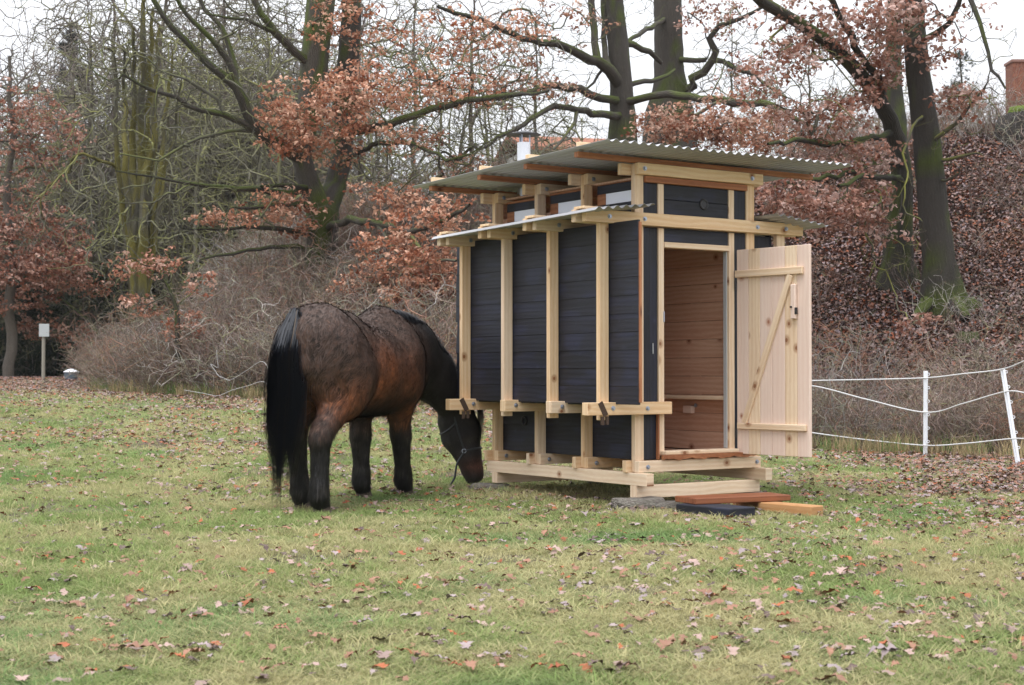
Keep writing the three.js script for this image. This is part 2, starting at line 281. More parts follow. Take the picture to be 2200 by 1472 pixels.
  for (let i = 0; i < 3; i++) { const a = i * 2.1 + 0.4; part('cap_stay', new THREE.BoxGeometry(0.012, 0.09, 0.004).translate(Math.cos(a) * 0.05, 0.49, Math.sin(a) * 0.05), M.steel, ch); }
  // door, hinged on the right jamb and standing open
  const door = new THREE.Group(); door.name = 'door'; cabin.add(door); door.position.set(1.022, 0, -0.03); door.rotation.y = -THREE.MathUtils.degToRad(84);
  const DW = 0.715, nb = 6, dr = rng(21); let x = 0;
  for (let i = 0; i < nb; i++) { const w = DW / nb + (dr() - 0.5) * 0.02 * (i < nb - 1 ? 1 : 0); const e = i === nb - 1 ? DW : x + w; part('door_board', timber(x + 0.0012, e - 0.0012, 0.372, 1.952, -0.026 + (dr() - 0.5) * 0.003, 0, 0.003), i % 3 === 1 ? M.spruce2 : M.larch, door); x = e; }
  part('door_ledge', timber(0.0, 0.665, 1.735, 1.79, 0.001, 0.026, 0.004), M.spruce2, door); part('door_ledge', timber(0.02, 0.69, 0.565, 0.612, 0.001, 0.026, 0.004), M.spruce2, door);
  { const a = V3(0.085, 0.615, 0), b = V3(0.545, 1.733, 0), len = a.distanceTo(b), g = timber(0, len, -0.025, 0.025, 0.001, 0.024, 0.003); const m = part('door_brace', g, M.spruce2, door); m.position.copy(a); m.rotation.z = Math.atan2(b.y - a.y, b.x - a.x); }
  const hd = part('door_handle', timber(0.555, 0.6, 1.40, 1.66, 0.001, 0.03, 0.006), M.larch, door); part('latch_pin', new THREE.CylinderGeometry(0.007, 0.007, 0.02, 10).rotateX(Math.PI / 2).translate(0.57, 1.49, 0.035), M.darkMetal, hd); part('latch_pin', new THREE.BoxGeometry(0.014, 0.05, 0.02).translate(0.604, 1.46, 0.02), M.darkMetal, hd);
  for (const h of [1.68, 0.53]) part('hinge', new THREE.CylinderGeometry(0.01, 0.01, 0.075, 10).translate(-0.006, h, 0.004), M.darkMetal, door);
}
// ---------------------------------------------------------------- ground: meadow, bank and plateau as one sheet
const TOE = [[-60, 75], [-30, 62], [-14, 54], [-10, 46], [-8, 35], [-5.7, 27], [-3, 25], [0, 23.5], [2, 22.5], [4.2, 21], [7, 19.5], [12, 18], [30, 14], [60, 8]];
const CREST = [[-0.36, 0.7], [-0.26, 0.9], [-0.18, 2.7], [-0.03, 4.0], [0.06, 5.2], [0.3, 6.1], [0.5, 6.3]];
const WIDE = [[-0.3, 10], [-0.18, 9], [-0.03, 10], [0.06, 14], [0.3, 16]];
function bankShare(x, d) { const t = x / Math.max(d, 6), s = (d - interp(TOE, x)) / interp(WIDE, t); return sstep(0, 1, s); }
function ground(x, d) {
  const left = 1 - sstep(-1, 4.5, x);
  const rise = left * (0.6 * sstep(11.5, 27, d) + 0.25 * sstep(26, 46, d)) + (1 - left) * 0.25 * sstep(18, 30, d);
  const b = bankShare(x, d);
  const rough = 0.02 * (fbm(x * 0.7, d * 0.7, 3) - 0.5) * (1 - sstep(9, 11, d) * (1 - sstep(14, 17, d)) * 0.9) + b * 0.5 * (fbm(x * 0.35 + 9, d * 0.35, 3) - 0.5) + (d > 40 ? 0 : 0);
  const micro = 0.012 * (noise2(x * 5, d * 5) - 0.5);
  return rise + b * interp(CREST, x / Math.max(d, 6)) + rough + micro;
}
/** how much dead-leaf litter covers the ground */
function litter(x, d) {
  const b = sstep(0.0, 0.06, bankShare(x, d));
  const toe = sstep(-6.5, -0.5, d - interp(TOE, x));
  const side = sstep(1.4, 4.2, x - (d - 8) * 0.06) * sstep(5, 9, d);
  const n = fbm(x * 0.6, d * 0.6, 4), back = sstep(22, 34, d) * 0.8;
  return clamp(Math.max(b, back * sstep(0.25, 0.5, n + 0.1), toe * 0.75 * sstep(0.3, 0.6, n + toe * 0.2), side * 0.8 * sstep(0.36, 0.58, n + side * 0.12)));
}
{
  const pos = [], col = [], uv = [], idx = [], rows = [], cols = [];
  for (let d = -6; d < 46; d += d < 30 ? 0.2 : 0.4) rows.push(d); for (let d = 46; d < 240; d *= 1.06) rows.push(d); rows.push(280);
  for (let i = -120; i <= 120; i++) { const s = i / 120; cols.push(Math.sign(s) * (Math.abs(s) * 14 + Math.pow(Math.abs(s), 5) * 170)); }
  const W_ = cols.length, g1 = [0.17, 0.2, 0.075], g2 = [0.28, 0.27, 0.13], soil = [0.085, 0.062, 0.045], brown = [0.15, 0.095, 0.075], brown2 = [0.07, 0.046, 0.038];
  for (const d of rows) for (const x of cols) {
    pos.push(x, ground(x, d), -d); uv.push(x / 2, d / 2);
    const n = fbm(x * 0.9, d * 0.9, 4), m = noise2(x * 3.1, d * 3.1), l = litter(x, d), q = noise2(x * 1.7 + 40, d * 1.7);
    for (let k = 0; k < 3; k++) { let c = mix(g1[k], g2[k], sstep(0.35, 0.65, n * 0.7 + m * 0.3)); c = mix(c, soil[k], 0.8 * sstep(0.66, 0.8, q * 0.8 + m * 0.2)); c = mix(c, mix(brown[k], brown2[k], q), l * (0.55 + 0.45 * m)); col.push(c); }
  }
  for (let j = 0; j < rows.length - 1; j++) for (let i = 0; i < W_ - 1; i++) { const a = j * W_ + i; idx.push(a, a + 1, a + W_ + 1, a, a + W_ + 1, a + W_); }
  const g = new THREE.BufferGeometry(); g.setAttribute('position', new THREE.Float32BufferAttribute(pos, 3)); g.setAttribute('color', new THREE.Float32BufferAttribute(col, 3)); g.setAttribute('uv', new THREE.Float32BufferAttribute(uv, 2)); g.setIndex(idx); g.computeVertexNormals();
  const m = new THREE.Mesh(g, std({ vertexColors: true, map: T.speck, bumpMap: T.speckBump, bumpScale: 0.015, roughness: 0.95 })); m.name = 'ground'; m.userData.kind = 'structure'; m.receiveShadow = true; scene.add(m);
}
function instanced(name, geo, mat, n, fill, parent) {
  const m = new THREE.InstancedMesh(geo, mat, n), o = new THREE.Object3D(), c = new THREE.Color(); o.rotation.order = 'YXZ'; let k = 0;
  for (let i = 0; i < n; i++) { o.position.set(0, 0, 0); o.rotation.set(0, 0, 0); o.scale.set(1, 1, 1); if (fill(o, c, i) === false) continue; o.updateMatrix(); m.setMatrixAt(k, o.matrix); m.setColorAt(k, c); k++; }
  m.count = k; m.name = name; m.castShadow = m.receiveShadow = true; m.frustumCulled = false; stuff(m); (parent || scene).add(m); return m;
}
function geo(pos, idx, nor, col) { const g = new THREE.BufferGeometry(); g.setAttribute('position', new THREE.Float32BufferAttribute(pos, 3)); if (col) g.setAttribute('color', new THREE.Float32BufferAttribute(col, 3)); if (idx) g.setIndex(idx); if (nor) g.setAttribute('normal', new THREE.Float32BufferAttribute(nor, 3)); else g.computeVertexNormals(); return g; }
/** one tuft of short blades */
function tuft(seed, n, h, w, spread, lean) {
  const r = rng(seed), pos = [], idx = [], nor = [];
  for (let i = 0; i < n; i++) {
    const a = r() * 6.283, q = Math.sqrt(r()) * spread, x = Math.cos(a) * q, z = Math.sin(a) * q, b = r() * 6.283, H = h * (0.45 + 0.75 * r()), L = H * lean * (0.3 + r()), dx = Math.cos(b), dz = Math.sin(b), ww = w * (0.6 + 0.8 * r()), o = pos.length / 3;
    pos.push(x - dz * ww, -0.006, z + dx * ww, x + dz * ww, -0.006, z - dx * ww, x + dx * L * 0.35 + dz * ww * 0.8, H * 0.62, z + dz * L * 0.35 - dx * ww * 0.8, x + dx * L * 0.35 - dz * ww * 0.8, H * 0.62, z + dz * L * 0.35 + dx * ww * 0.8, x + dx * L, H, z + dz * L);
    for (let k = 0; k < 5; k++) nor.push(dx * 0.35, 0.9, dz * 0.35); idx.push(o, o + 1, o + 2, o, o + 2, o + 3, o + 3, o + 2, o + 4);
  }
  return geo(pos, idx);
}
const CLEAR = (x, d, pad) => { const dx = x - CAB.x, dd = d + CAB.z, c = Math.cos(CAB_TURN), s = Math.sin(CAB_TURN), u = dx * c + dd * s, v = -dx * s + dd * c; return u > -pad && u < W + pad && v > -pad && v < 2.05 + pad; };
function frustumX(d, r, wide = 1.12) { return (r - 0.5) * 2 * (1100 / F) * d * wide; }
{
  const r = rng(101), gm = new THREE.MeshPhysicalMaterial({ roughness: 1, transmission: 0.45, thickness: 0, specularIntensity: 0.15, side: THREE.DoubleSide });
  for (let variant = 0; variant < 4; variant++) instanced('grass', tuft(200 + variant, variant < 3 ? 12 : 9, variant < 3 ? 0.026 : 0.045, 0.0021, 0.055, 1.7), gm, variant < 3 ? 34000 : 11000, (o, c) => {
    const q = r(), d = 4.2 * Math.pow(30 / 4.2, Math.pow(q, 1.25)), x = frustumX(d, r()); if (r() < litter(x, d) * 1.15) return false; if (CLEAR(x, d, -0.25) && r() < 0.6) return false; if (r() < 0.75 * sstep(0.66, 0.8, noise2(x * 1.7 + 40, d * 1.7) * 0.8 + noise2(x * 3.1, d * 3.1) * 0.2)) return false;
    const grow = 0.85 + d * 0.035, tall = fbm(x * 0.8 + 3, d * 0.8, 3);
    o.position.set(x, ground(x, d), -d); o.rotation.set((r() - 0.5) * 0.2, r() * 6.283, (r() - 0.5) * 0.2); const s = grow * (0.7 + 0.5 * r()); o.scale.set(s, s * (0.55 + 0.9 * tall) / (1 + d * 0.012), s);
    const dry = sstep(0.33, 0.68, fbm(x * 1.3, d * 1.3, 4) * 0.75 + r() * 0.3), y = 0.8 + 0.45 * r(), lush = sstep(0.55, 0.75, noise2(x * 1.1 + 7, d * 1.1)) * 0.5;
    c.setRGB(mix(mix(0.225, 0.14, lush), 0.45, dry) * y, mix(mix(0.295, 0.265, lush), 0.41, dry) * y, mix(0.1, 0.22, dry) * y);
  });
}
/** an oak leaf: lobed outline, folded at the midrib and curled; length 1 along +x */
function oakLeaf(seed, steps, curl, fold) {
  const r = rng(seed), pos = [], idx = [], p1 = r() * 6, tw = (r() - 0.5) * 0.9;
  for (let i = 0; i <= steps; i++) {
    const t = i / steps, w = 0.36 * Math.pow(Math.sin(Math.PI * Math.min(1, 0.06 + t * 0.93)), 0.8) * (0.45 + 0.55 * t) * (steps > 8 ? 0.72 + 0.38 * Math.cos(t * 6.283 * 3.5 + p1 * 0.3) : 1) + 0.008;
    const y = curl * Math.sin(t * 3.0) + 0.05 * Math.sin(t * 9 + p1), a = tw * (t - 0.5), ya = Math.sin(a) * w;
    pos.push(t, y + fold * w + ya + 0.03 * Math.sin(i * 2.1 + p1), w, t, y, 0, t, y + fold * w - ya + 0.03 * Math.cos(i * 1.7 + p1), -w);
    if (i) { const o = i * 3; idx.push(o - 3, o, o + 1, o - 3, o + 1, o - 2, o - 2, o + 1, o + 2, o - 2, o + 2, o - 1); }
  }
  const n = pos.length / 3; pos.push(-0.16, 0.02, 0.008, -0.16, 0.02, -0.008); idx.push(1, n, n + 1);
  for (let i = 0; i < pos.length; i += 3) pos[i] -= 0.45;
  return geo(pos, idx);
}
const leafMat = std({ roughness: 0.75 });
const LEAF = [oakLeaf(1, 14, 0.03, 0.08), oakLeaf(2, 14, 0.1, 0.3), oakLeaf(3, 14, -0.07, 0.08), oakLeaf(4, 14, 0.16, 0.45), oakLeaf(6, 14, 0.04, -0.15)];
function litterColour(r, c, wet = 0) {  // last argument lowers the leaf tone, green and blue most
  const q = r(), y = 0.75 + 0.5 * r();
  if (q < 0.24) c.setRGB(0.32 * y, 0.22 * y, 0.19 * y); else if (q < 0.42) c.setRGB(0.28 * y, 0.22 * y, 0.22 * y); else if (q < 0.74) c.setRGB(0.24 * y, 0.12 * y, 0.075 * y); else if (q < 0.88) c.setRGB(0.3 * y, 0.085 * y, 0.03 * y); else c.setRGB(0.1 * y, 0.065 * y, 0.055 * y);
  if (wet) { c.r *= 1 - wet * 0.35; c.g *= 1 - wet * 0.45; c.b *= 1 - wet * 0.42; }
}
{ // scattered oak leaves on the grass: the larger ones singly, the small far ones as litter
  const r = rng(303), c = new THREE.Color(), mats = []; for (let i = 0; i < 20; i++) { litterColour(r, c); const m = std({ color: c.clone(), roughness: 0.7 }); mats.push([m, c.r < 0.14 ? 'dark, almost black' : c.g / c.r > 0.74 ? 'greyish pink' : c.g / c.r > 0.6 ? 'pale tan' : c.g / c.r > 0.36 ? 'brown' : 'rust red']); }
  let n = 0, guard = 0;
  while (n < 290 && guard++ < 4000) {
    const d = 4.7 * Math.pow(11.5 / 4.7, r()), x = frustumX(d, r(), 1.02), keep = 0.3 + 0.7 * sstep(-0.5, 2.4, x) + 0.3 * sstep(0.5, 0.7, fbm(x * 1.2, d * 1.2, 3)); if (r() > keep || CLEAR(x, d, 0.05)) continue;
    const [lm, tone] = mats[Math.floor(r() * 20)], shape = ['flat', 'curled', 'arched', 'tightly curled', 'drooping'][n % 5], m = new THREE.Mesh(LEAF[n % 5], lm); m.name = numbered('fallen_leaf'); tag(m, `${shape} ${tone} oak leaf lying on the short grass`, 'leaf', `${shape} ${tone} fallen leaves`); m.castShadow = m.receiveShadow = true;
    const s = 0.07 + 0.07 * r() * r() + (r() < 0.08 ? 0.03 : 0); m.scale.setScalar(s); m.rotation.order = 'YXZ'; m.rotation.set((r() - 0.5) * 0.5, r() * 6.283, (r() - 0.5) * 0.5 + (r() < 0.3 ? Math.PI : 0)); m.rotation.x *= 0.6; m.rotation.z = m.rotation.z > 1.5 ? Math.PI + (m.rotation.z - Math.PI) * 0.6 : m.rotation.z * 0.6; m.position.set(x, ground(x, d) + 0.022 + 0.012 * r(), -d); scene.add(m); n++;
  }
  for (let v = 0; v < 5; v++) instanced('leaf_litter', LEAF[v], leafMat, 19000, (o, c) => {
    const d = 5 + 41 * Math.pow(r(), 1.05), x = frustumX(d, r(), 1.15), l = litter(x, d), far = (0.1 + sstep(9, 20, d) * 0.75) * (1 - sstep(0, 2, x) * 0.4);
    if (bankShare(x, d) > 0.12 || r() > l * 0.9 + far * (0.25 + 0.75 * sstep(0.4, 0.6, fbm(x * 0.9, d * 0.9, 3))) + 0.05 + 0.07 * sstep(-0.5, 2, x) || CLEAR(x, d, -0.15)) return false;
    const s = (d < 12 ? 0.04 : 0.055) + 0.07 * r() * r(); o.scale.setScalar(s); o.rotation.set((r() - 0.5) * 0.7, r() * 6.283, (r() - 0.5) * 0.7 + (r() < 0.3 ? Math.PI : 0)); o.position.set(x, ground(x, d) + 0.018 + 0.02 * r(), -d); litterColour(r, c, l * 0.35);
  });
}
const LEAF6 = [oakLeaf(11, 5, 0.2, 0.5), oakLeaf(12, 5, -0.2, 0.3), oakLeaf(13, 6, 0.1, -0.4)];
{ // the bank under its carpet of leaves
  const r = rng(404);
  for (let v = 0; v < 3; v++) instanced('leaf_litter', LEAF6[v], leafMat, 62000, (o, c) => {
    const right = r() < 0.68, d = 18 + 22 * Math.pow(r(), 1.2), px = right ? 1500 + 800 * r() : -50 + 1600 * r(), x = (px - 1100) / F * d, b = bankShare(x, d);
    if (b < 0.004 || b > 0.999) return false;
    const s = 0.065 + 0.055 * r(); o.scale.setScalar(s); o.rotation.set((r() - 0.5) * 1.3, r() * 6.283, (r() - 0.5) * 1.3); o.position.set(x, ground(x, d) + 0.02 + 0.06 * r(), -d); litterColour(r, c, right ? 0.7 : 0.5); { const g = c.r * 0.45 + c.g * 0.4 + c.b * 0.15; c.r = mix(c.r, g, 0.2); }
  });
}
// ---------------------------------------------------------------- the horse: one skin from a blended field of tapered bones
/** naive surface nets over a box; f < 0 inside */
function skinOf(f, lo, hi, cell) {
  const n = [0, 1, 2].map(k => Math.ceil((hi[k] - lo[k]) / cell) + 1), val = new Float32Array(n[0] * n[1] * n[2]), id = (i, j, k) => (k * n[1] + j) * n[0] + i;
  for (let k = 0; k < n[2]; k++) for (let j = 0; j < n[1]; j++) for (let i = 0; i < n[0]; i++) val[id(i, j, k)] = f(lo[0] + i * cell, lo[1] + j * cell, lo[2] + k * cell);
  const vert = new Int32Array(val.length).fill(-1), pos = [], idx = [], E = [[0, 1], [2, 3], [4, 5], [6, 7], [0, 2], [1, 3], [4, 6], [5, 7], [0, 4], [1, 5], [2, 6], [3, 7]];
  for (let k = 0; k < n[2] - 1; k++) for (let j = 0; j < n[1] - 1; j++) for (let i = 0; i < n[0] - 1; i++) {
    const c = []; let m = 0; for (let q = 0; q < 8; q++) { c[q] = val[id(i + (q & 1), j + (q >> 1 & 1), k + (q >> 2))]; if (c[q] < 0) m |= 1 << q; }
    if (m === 0 || m === 255) continue;
    let x = 0, y = 0, z = 0, e = 0; for (const [a, b] of E) if ((c[a] < 0) !== (c[b] < 0)) { const t = c[a] / (c[a] - c[b]); x += mix(a & 1, b & 1, t); y += mix(a >> 1 & 1, b >> 1 & 1, t); z += mix(a >> 2, b >> 2, t); e++; }
    vert[id(i, j, k)] = pos.length / 3; pos.push(lo[0] + (i + x / e) * cell, lo[1] + (j + y / e) * cell, lo[2] + (k + z / e) * cell);
  }
  for (let k = 1; k < n[2] - 1; k++) for (let j = 1; j < n[1] - 1; j++) for (let i = 1; i < n[0] - 1; i++) {
    const a = val[id(i, j, k)] < 0; const q = (v, w, s, t, flip) => { const p = [vert[v], vert[w], vert[s], vert[t]]; flip ? idx.push(p[0], p[1], p[2], p[0], p[2], p[3]) : idx.push(p[0], p[2], p[1], p[0], p[3], p[2]); };
    if (a !== val[id(i + 1, j, k)] < 0) q(id(i, j - 1, k - 1), id(i, j, k - 1), id(i, j, k), id(i, j - 1, k), a);
    if (a !== val[id(i, j + 1, k)] < 0) q(id(i - 1, j, k - 1), id(i - 1, j, k), id(i, j, k), id(i, j, k - 1), a);
    if (a !== val[id(i, j, k + 1)] < 0) q(id(i - 1, j - 1, k), id(i, j - 1, k), id(i, j, k), id(i - 1, j, k), a);
  }
  const nor = []; for (let i = 0; i < pos.length; i += 3) { const [x, y, z] = [pos[i], pos[i + 1], pos[i + 2]], h = 0.006; const g = V3(f(x + h, y, z) - f(x - h, y, z), f(x, y + h, z) - f(x, y - h, z), f(x, y, z + h) - f(x, y, z - h)).normalize(); nor.push(g.x, g.y, g.z); }
  return { pos, idx, nor };
}
const smin = (a, b, k) => { const h = Math.max(k - Math.abs(a - b), 0) / k; return Math.min(a, b) - h * h * k * 0.25; };
/** bones: [ax, ay, az, ra, bx, by, bz, rb, blend, flatten] */
function field(bones) {
  const B = bones.map(([ax, ay, az, ra, bx, by, bz, rb, k = 0.06, fz = 1]) => ({ ax, ay, az, ra, dx: bx - ax, dy: by - ay, dz: bz - az, rb, k, fz, l: (bx - ax) ** 2 + (by - ay) ** 2 + ((bz - az) / fz) ** 2 || 1e-6 }));
  return (x, y, z) => { let d = 9; for (const b of B) { const px = x - b.ax, py = y - b.ay, pz = (z - b.az) / b.fz, t = clamp((px * b.dx + py * b.dy + pz * b.dz / b.fz) / b.l), ex = px - t * b.dx, ey = py - t * b.dy, ez = pz - t * b.dz / b.fz; const q = Math.sqrt(ex * ex + ey * ey + ez * ez) - mix(b.ra, b.rb, t); d = d > 8 ? q : smin(d, q, b.k); } return d; };
}
const HORSE = V3(-1.24, 0, -11.75), HORSE_TURN = THREE.MathUtils.degToRad(90 - 20);   // local x = forward, z = its right side
const horse = thing('horse', 'dark brown shaggy horse grazing beside the black cabin', 'horse');
horse.position.copy(HORSE); horse.rotation.y = HORSE_TURN;
{
  // the head is turned on the neck: e points out of the forehead, s out of its right cheek
  const HM = V3(1.72, 0, 0.35), He = V3(0.45, 0, 0.89), Hs = V3(-0.89, 0, 0.45);
  const hv = (a, b, c) => HM.clone().addScaledVector(He, a).addScaledVector(Hs, c).setY(b), hp = (a, b, c) => hv(a, b, c).toArray();
  const hb = (a, b, ra, a2, b2, rb, k) => [...hp(a, b, 0), ra, ...hp(a2, b2, 0), rb, k];
  const bones = [
    [-0.36, 1.07, 0, 0.33, 0.36, 1.04, 0, 0.335, 0.1, 1.0], [-0.3, 1.0, 0, 0.33, 0.34, 0.99, 0.01, 0.32, 0.1, 1.16],
    [-0.52, 1.2, 0, 0.31, -0.3, 1.2, 0, 0.27, 0.12, 0.95], [-0.56, 1.12, 0.12, 0.24, -0.48, 1.0, 0.15, 0.23, 0.12], [-0.56, 1.12, -0.09, 0.23, -0.48, 1.0, -0.13, 0.22, 0.12],
    [-0.66, 1.2, 0, 0.2, -0.72, 1.05, 0, 0.17, 0.1], [-0.7, 1.02, 0.12, 0.13, -0.68, 0.88, 0.14, 0.12, 0.1], [-0.7, 1.02, -0.12, 0.13, -0.68, 0.88, -0.14, 0.12, 0.1],
    [0.36, 1.26, 0, 0.19, 0.52, 1.3, 0, 0.2, 0.14, 0.8], [0.5, 1.02, 0, 0.31, 0.72, 0.98, 0.04, 0.27, 0.12],
    [0.52, 1.14, 0.17, 0.2, 0.54, 0.92, 0.18, 0.17, 0.12], [0.5, 1.12, -0.14, 0.2, 0.52, 0.92, -0.16, 0.17, 0.12],
    // neck
    [0.6, 1.19, 0.0, 0.3, 1.0, 1.16, 0.04, 0.27, 0.14, 0.85], [1.0, 1.16, 0.04, 0.265, 1.36, 0.99, 0.1, 0.215, 0.1, 0.85], [1.36, 0.99, 0.1, 0.215, ...hp(-0.17, 0.72, 0), 0.16, 0.08, 0.85],
    // head
    hb(-0.14, 0.7, 0.115, -0.06, 0.5, 0.11, 0.06), hb(-0.06, 0.5, 0.108, -0.035, 0.3, 0.085, 0.05), hb(-0.035, 0.3, 0.085, -0.005, 0.13, 0.075, 0.05), hb(-0.2, 0.57, 0.12, -0.18, 0.44, 0.1, 0.07), hb(-0.18, 0.44, 0.095, -0.06, 0.2, 0.065, 0.06), hb(-0.06, 0.15, 0.05, -0.03, 0.085, 0.045, 0.03), hb(0.01, 0.2, 0.06, 0.015, 0.12, 0.06, 0.03),
    // hind legs
    [-0.52, 1.0, 0.16, 0.2, -0.5, 0.8, 0.2, 0.15, 0.1], [-0.52, 0.84, 0.19, 0.155, -0.8, 0.6, 0.19, 0.085, 0.07], [-0.82, 0.6, 0.19, 0.082, -0.87, 0.52, 0.19, 0.075, 0.04], [-0.86, 0.54, 0.19, 0.073, -0.89, 0.2, 0.195, 0.06, 0.04], [-0.89, 0.2, 0.195, 0.066, -0.89, 0.14, 0.196, 0.072, 0.03], [-0.89, 0.13, 0.196, 0.062, -0.86, 0.07, 0.196, 0.064, 0.03],
    [-0.5, 1.0, -0.16, 0.2, -0.42, 0.8, -0.19, 0.15, 0.1], [-0.44, 0.84, -0.18, 0.155, -0.58, 0.6, -0.15, 0.085, 0.07], [-0.59, 0.6, -0.15, 0.082, -0.61, 0.52, -0.14, 0.075, 0.04], [-0.61, 0.54, -0.14, 0.073, -0.56, 0.2, -0.13, 0.06, 0.04], [-0.56, 0.2, -0.13, 0.066, -0.555, 0.14, -0.13, 0.072, 0.03], [-0.555, 0.13, -0.13, 0.062, -0.525, 0.07, -0.13, 0.064, 0.03],
    // fore legs
    [0.52, 0.9, 0.16, 0.14, 0.57, 0.76, 0.15, 0.105, 0.1], [0.57, 0.78, 0.15, 0.105, 0.67, 0.5, 0.125, 0.078, 0.06], [0.67, 0.5, 0.125, 0.078, 0.76, 0.2, 0.105, 0.06, 0.04], [0.76, 0.2, 0.105, 0.066, 0.775, 0.14, 0.1, 0.072, 0.03], [0.775, 0.13, 0.1, 0.062, 0.81, 0.07, 0.098, 0.064, 0.03],
    [0.5, 0.9, -0.16, 0.14, 0.49, 0.76, -0.15, 0.105, 0.1], [0.49, 0.78, -0.15, 0.105, 0.47, 0.5, -0.135, 0.078, 0.06], [0.47, 0.5, -0.135, 0.078, 0.455, 0.2, -0.12, 0.06, 0.04], [0.455, 0.2, -0.12, 0.066, 0.455, 0.14, -0.12, 0.072, 0.03], [0.455, 0.13, -0.12, 0.062, 0.485, 0.07, -0.12, 0.064, 0.03],
  ];
  const f0 = field(bones);
  const fold = (x, y, z) => 0.01 * Math.exp(-((x + 0.28 + (y - 1) * 0.25) ** 2) / 0.004) * sstep(0.75, 0.95, y) ; // crease in front of the haunch
  const f = (x, y, z) => f0(x, y, z) + fold(x, y, z) + 0.008 * (noise3(x * 9, y * 9, z * 9) - 0.5);
  const { pos, idx, nor } = skinOf(f, [-1.1, 0.015, -0.5], [2.0, 1.64, 0.62], 0.0155);
  const tint = (x, y, z, out) => {
    const n = noise3(x * 7 + 3, y * 7, z * 7), w = noise3(x * 3 + 8, y * 3, z * 3 + 5), fine = noise3(x * 40, y * 90, z * 40);
    let c = [0.058, 0.03, 0.021];                                                   // dark bay coat
    const red = clamp(1.3 * Math.exp(-((x + 0.12) ** 2) / 0.03 - ((y - 0.98) ** 2) / 0.05) + 0.9 * Math.exp(-((x + 0.62) ** 2) / 0.03 - ((y - 0.78) ** 2) / 0.02) + 0.8 * Math.exp(-((x - 0.3) ** 2) / 0.03 - ((y - 0.95) ** 2) / 0.03) + 0.9 * Math.exp(-((x - 0.57) ** 2) / 0.01 - ((y - 0.7) ** 2) / 0.01)) * (0.5 + n);
    const grey = sstep(1.15, 1.45, y + 0.25 * (w - 0.5)) * sstep(-0.1, 0.35, 0.35 - Math.abs(z) * 0.2) * (x < 0.45 ? 0.6 : 0.2) * (0.4 + n);  // greyish sheen along the upper back, put into the coat colour
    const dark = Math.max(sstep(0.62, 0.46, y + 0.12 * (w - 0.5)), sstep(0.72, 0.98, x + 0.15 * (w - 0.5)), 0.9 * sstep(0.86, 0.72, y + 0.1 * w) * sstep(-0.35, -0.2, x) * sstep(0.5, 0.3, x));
    const mud = y < 0.6 ? sstep(0.5, 0.75, noise3(x * 16, y * 13, z * 16)) * 0.22 : 0;
    for (let k = 0; k < 3; k++) { c[k] = mix(c[k], [0.21, 0.07, 0.028][k], clamp(red)); c[k] = mix(c[k], [0.085, 0.055, 0.043][k], clamp(grey * 0.8)); c[k] = mix(c[k], [0.016, 0.014, 0.015][k], dark); c[k] = mix(c[k], [0.085, 0.07, 0.06][k], mud); c[k] *= 0.6 + 0.5 * fine; }
    const nose = Math.exp(-((x - HM.x) ** 2 + (z - HM.z) ** 2) / 0.012 - ((y - 0.2) ** 2) / 0.005) * 0.8; for (let k = 0; k < 3; k++) c[k] = mix(c[k], [0.16, 0.055, 0.035][k], clamp(nose));
    out.push(...c);
  };
  const col = []; for (let i = 0; i < pos.length; i += 3) tint(pos[i], pos[i + 1], pos[i + 2], col);
  const coat = std({ vertexColors: true, roughness: 0.72 });
  part('body', geo(pos, idx, nor, col), coat, horse);
  // winter coat: short locks that follow the lie of the hair
  const r = rng(61), fp = [], fn = [], fc = [], tri = idx.length / 3, A = V3(), B = V3(), C = V3(), cum = new Float32Array(tri); let area = 0;
  const vtx = (i, o) => o.set(pos[i * 3], pos[i * 3 + 1], pos[i * 3 + 2]);
  for (let t = 0; t < tri; t++) { vtx(idx[t * 3], A); vtx(idx[t * 3 + 1], B); vtx(idx[t * 3 + 2], C); area += B.sub(A).cross(C.sub(A)).length(); cum[t] = area; }
  for (let k = 0; k < 70000; k++) {
    const q = r() * area; let lo = 0, hi = tri - 1; while (lo < hi) { const m = lo + hi >> 1; cum[m] < q ? lo = m + 1 : hi = m; }
    const i0 = idx[lo * 3], i1 = idx[lo * 3 + 1], i2 = idx[lo * 3 + 2]; let u = r(), v = r(); if (u + v > 1) { u = 1 - u; v = 1 - v; }
    vtx(i0, A); vtx(i1, B); vtx(i2, C); const p = A.clone().multiplyScalar(1 - u - v).addScaledVector(B, u).addScaledVector(C, v);
    const n = V3(nor[i0 * 3], nor[i0 * 3 + 1], nor[i0 * 3 + 2]);
    const wave = noise3(p.x * 14, p.y * 14, p.z * 14) - 0.5, flow = p.x > 1.5 ? V3(0.1, -1, 0.15) : p.y < 0.62 ? V3(-0.15, -1, 0) : V3(-0.75 + wave * 2.0, -0.75, wave * 0.8);
    flow.addScaledVector(n, -flow.dot(n)).normalize(); const L = (p.x > 1.4 ? 0.02 : p.y < 0.3 ? 0.055 : p.y < 0.85 ? 0.05 : 0.036) * (0.5 + 0.9 * r()), side = V3().crossVectors(n, flow).multiplyScalar(0.0034 * (0.6 + r()));
    const a = p.clone().addScaledVector(n, -0.002), tip = p.clone().addScaledVector(flow, L).addScaledVector(n, L * (0.1 + 0.35 * r() * r())); if (tip.y < 0.02) continue;
    { const e1 = side.clone().multiplyScalar(-2), e2 = tip.clone().sub(a).sub(side); if (e1.cross(e2).dot(n) < 0) side.negate(); }
    fp.push(a.x + side.x, a.y + side.y, a.z + side.z, a.x - side.x, a.y - side.y, a.z - side.z, tip.x, tip.y, tip.z);
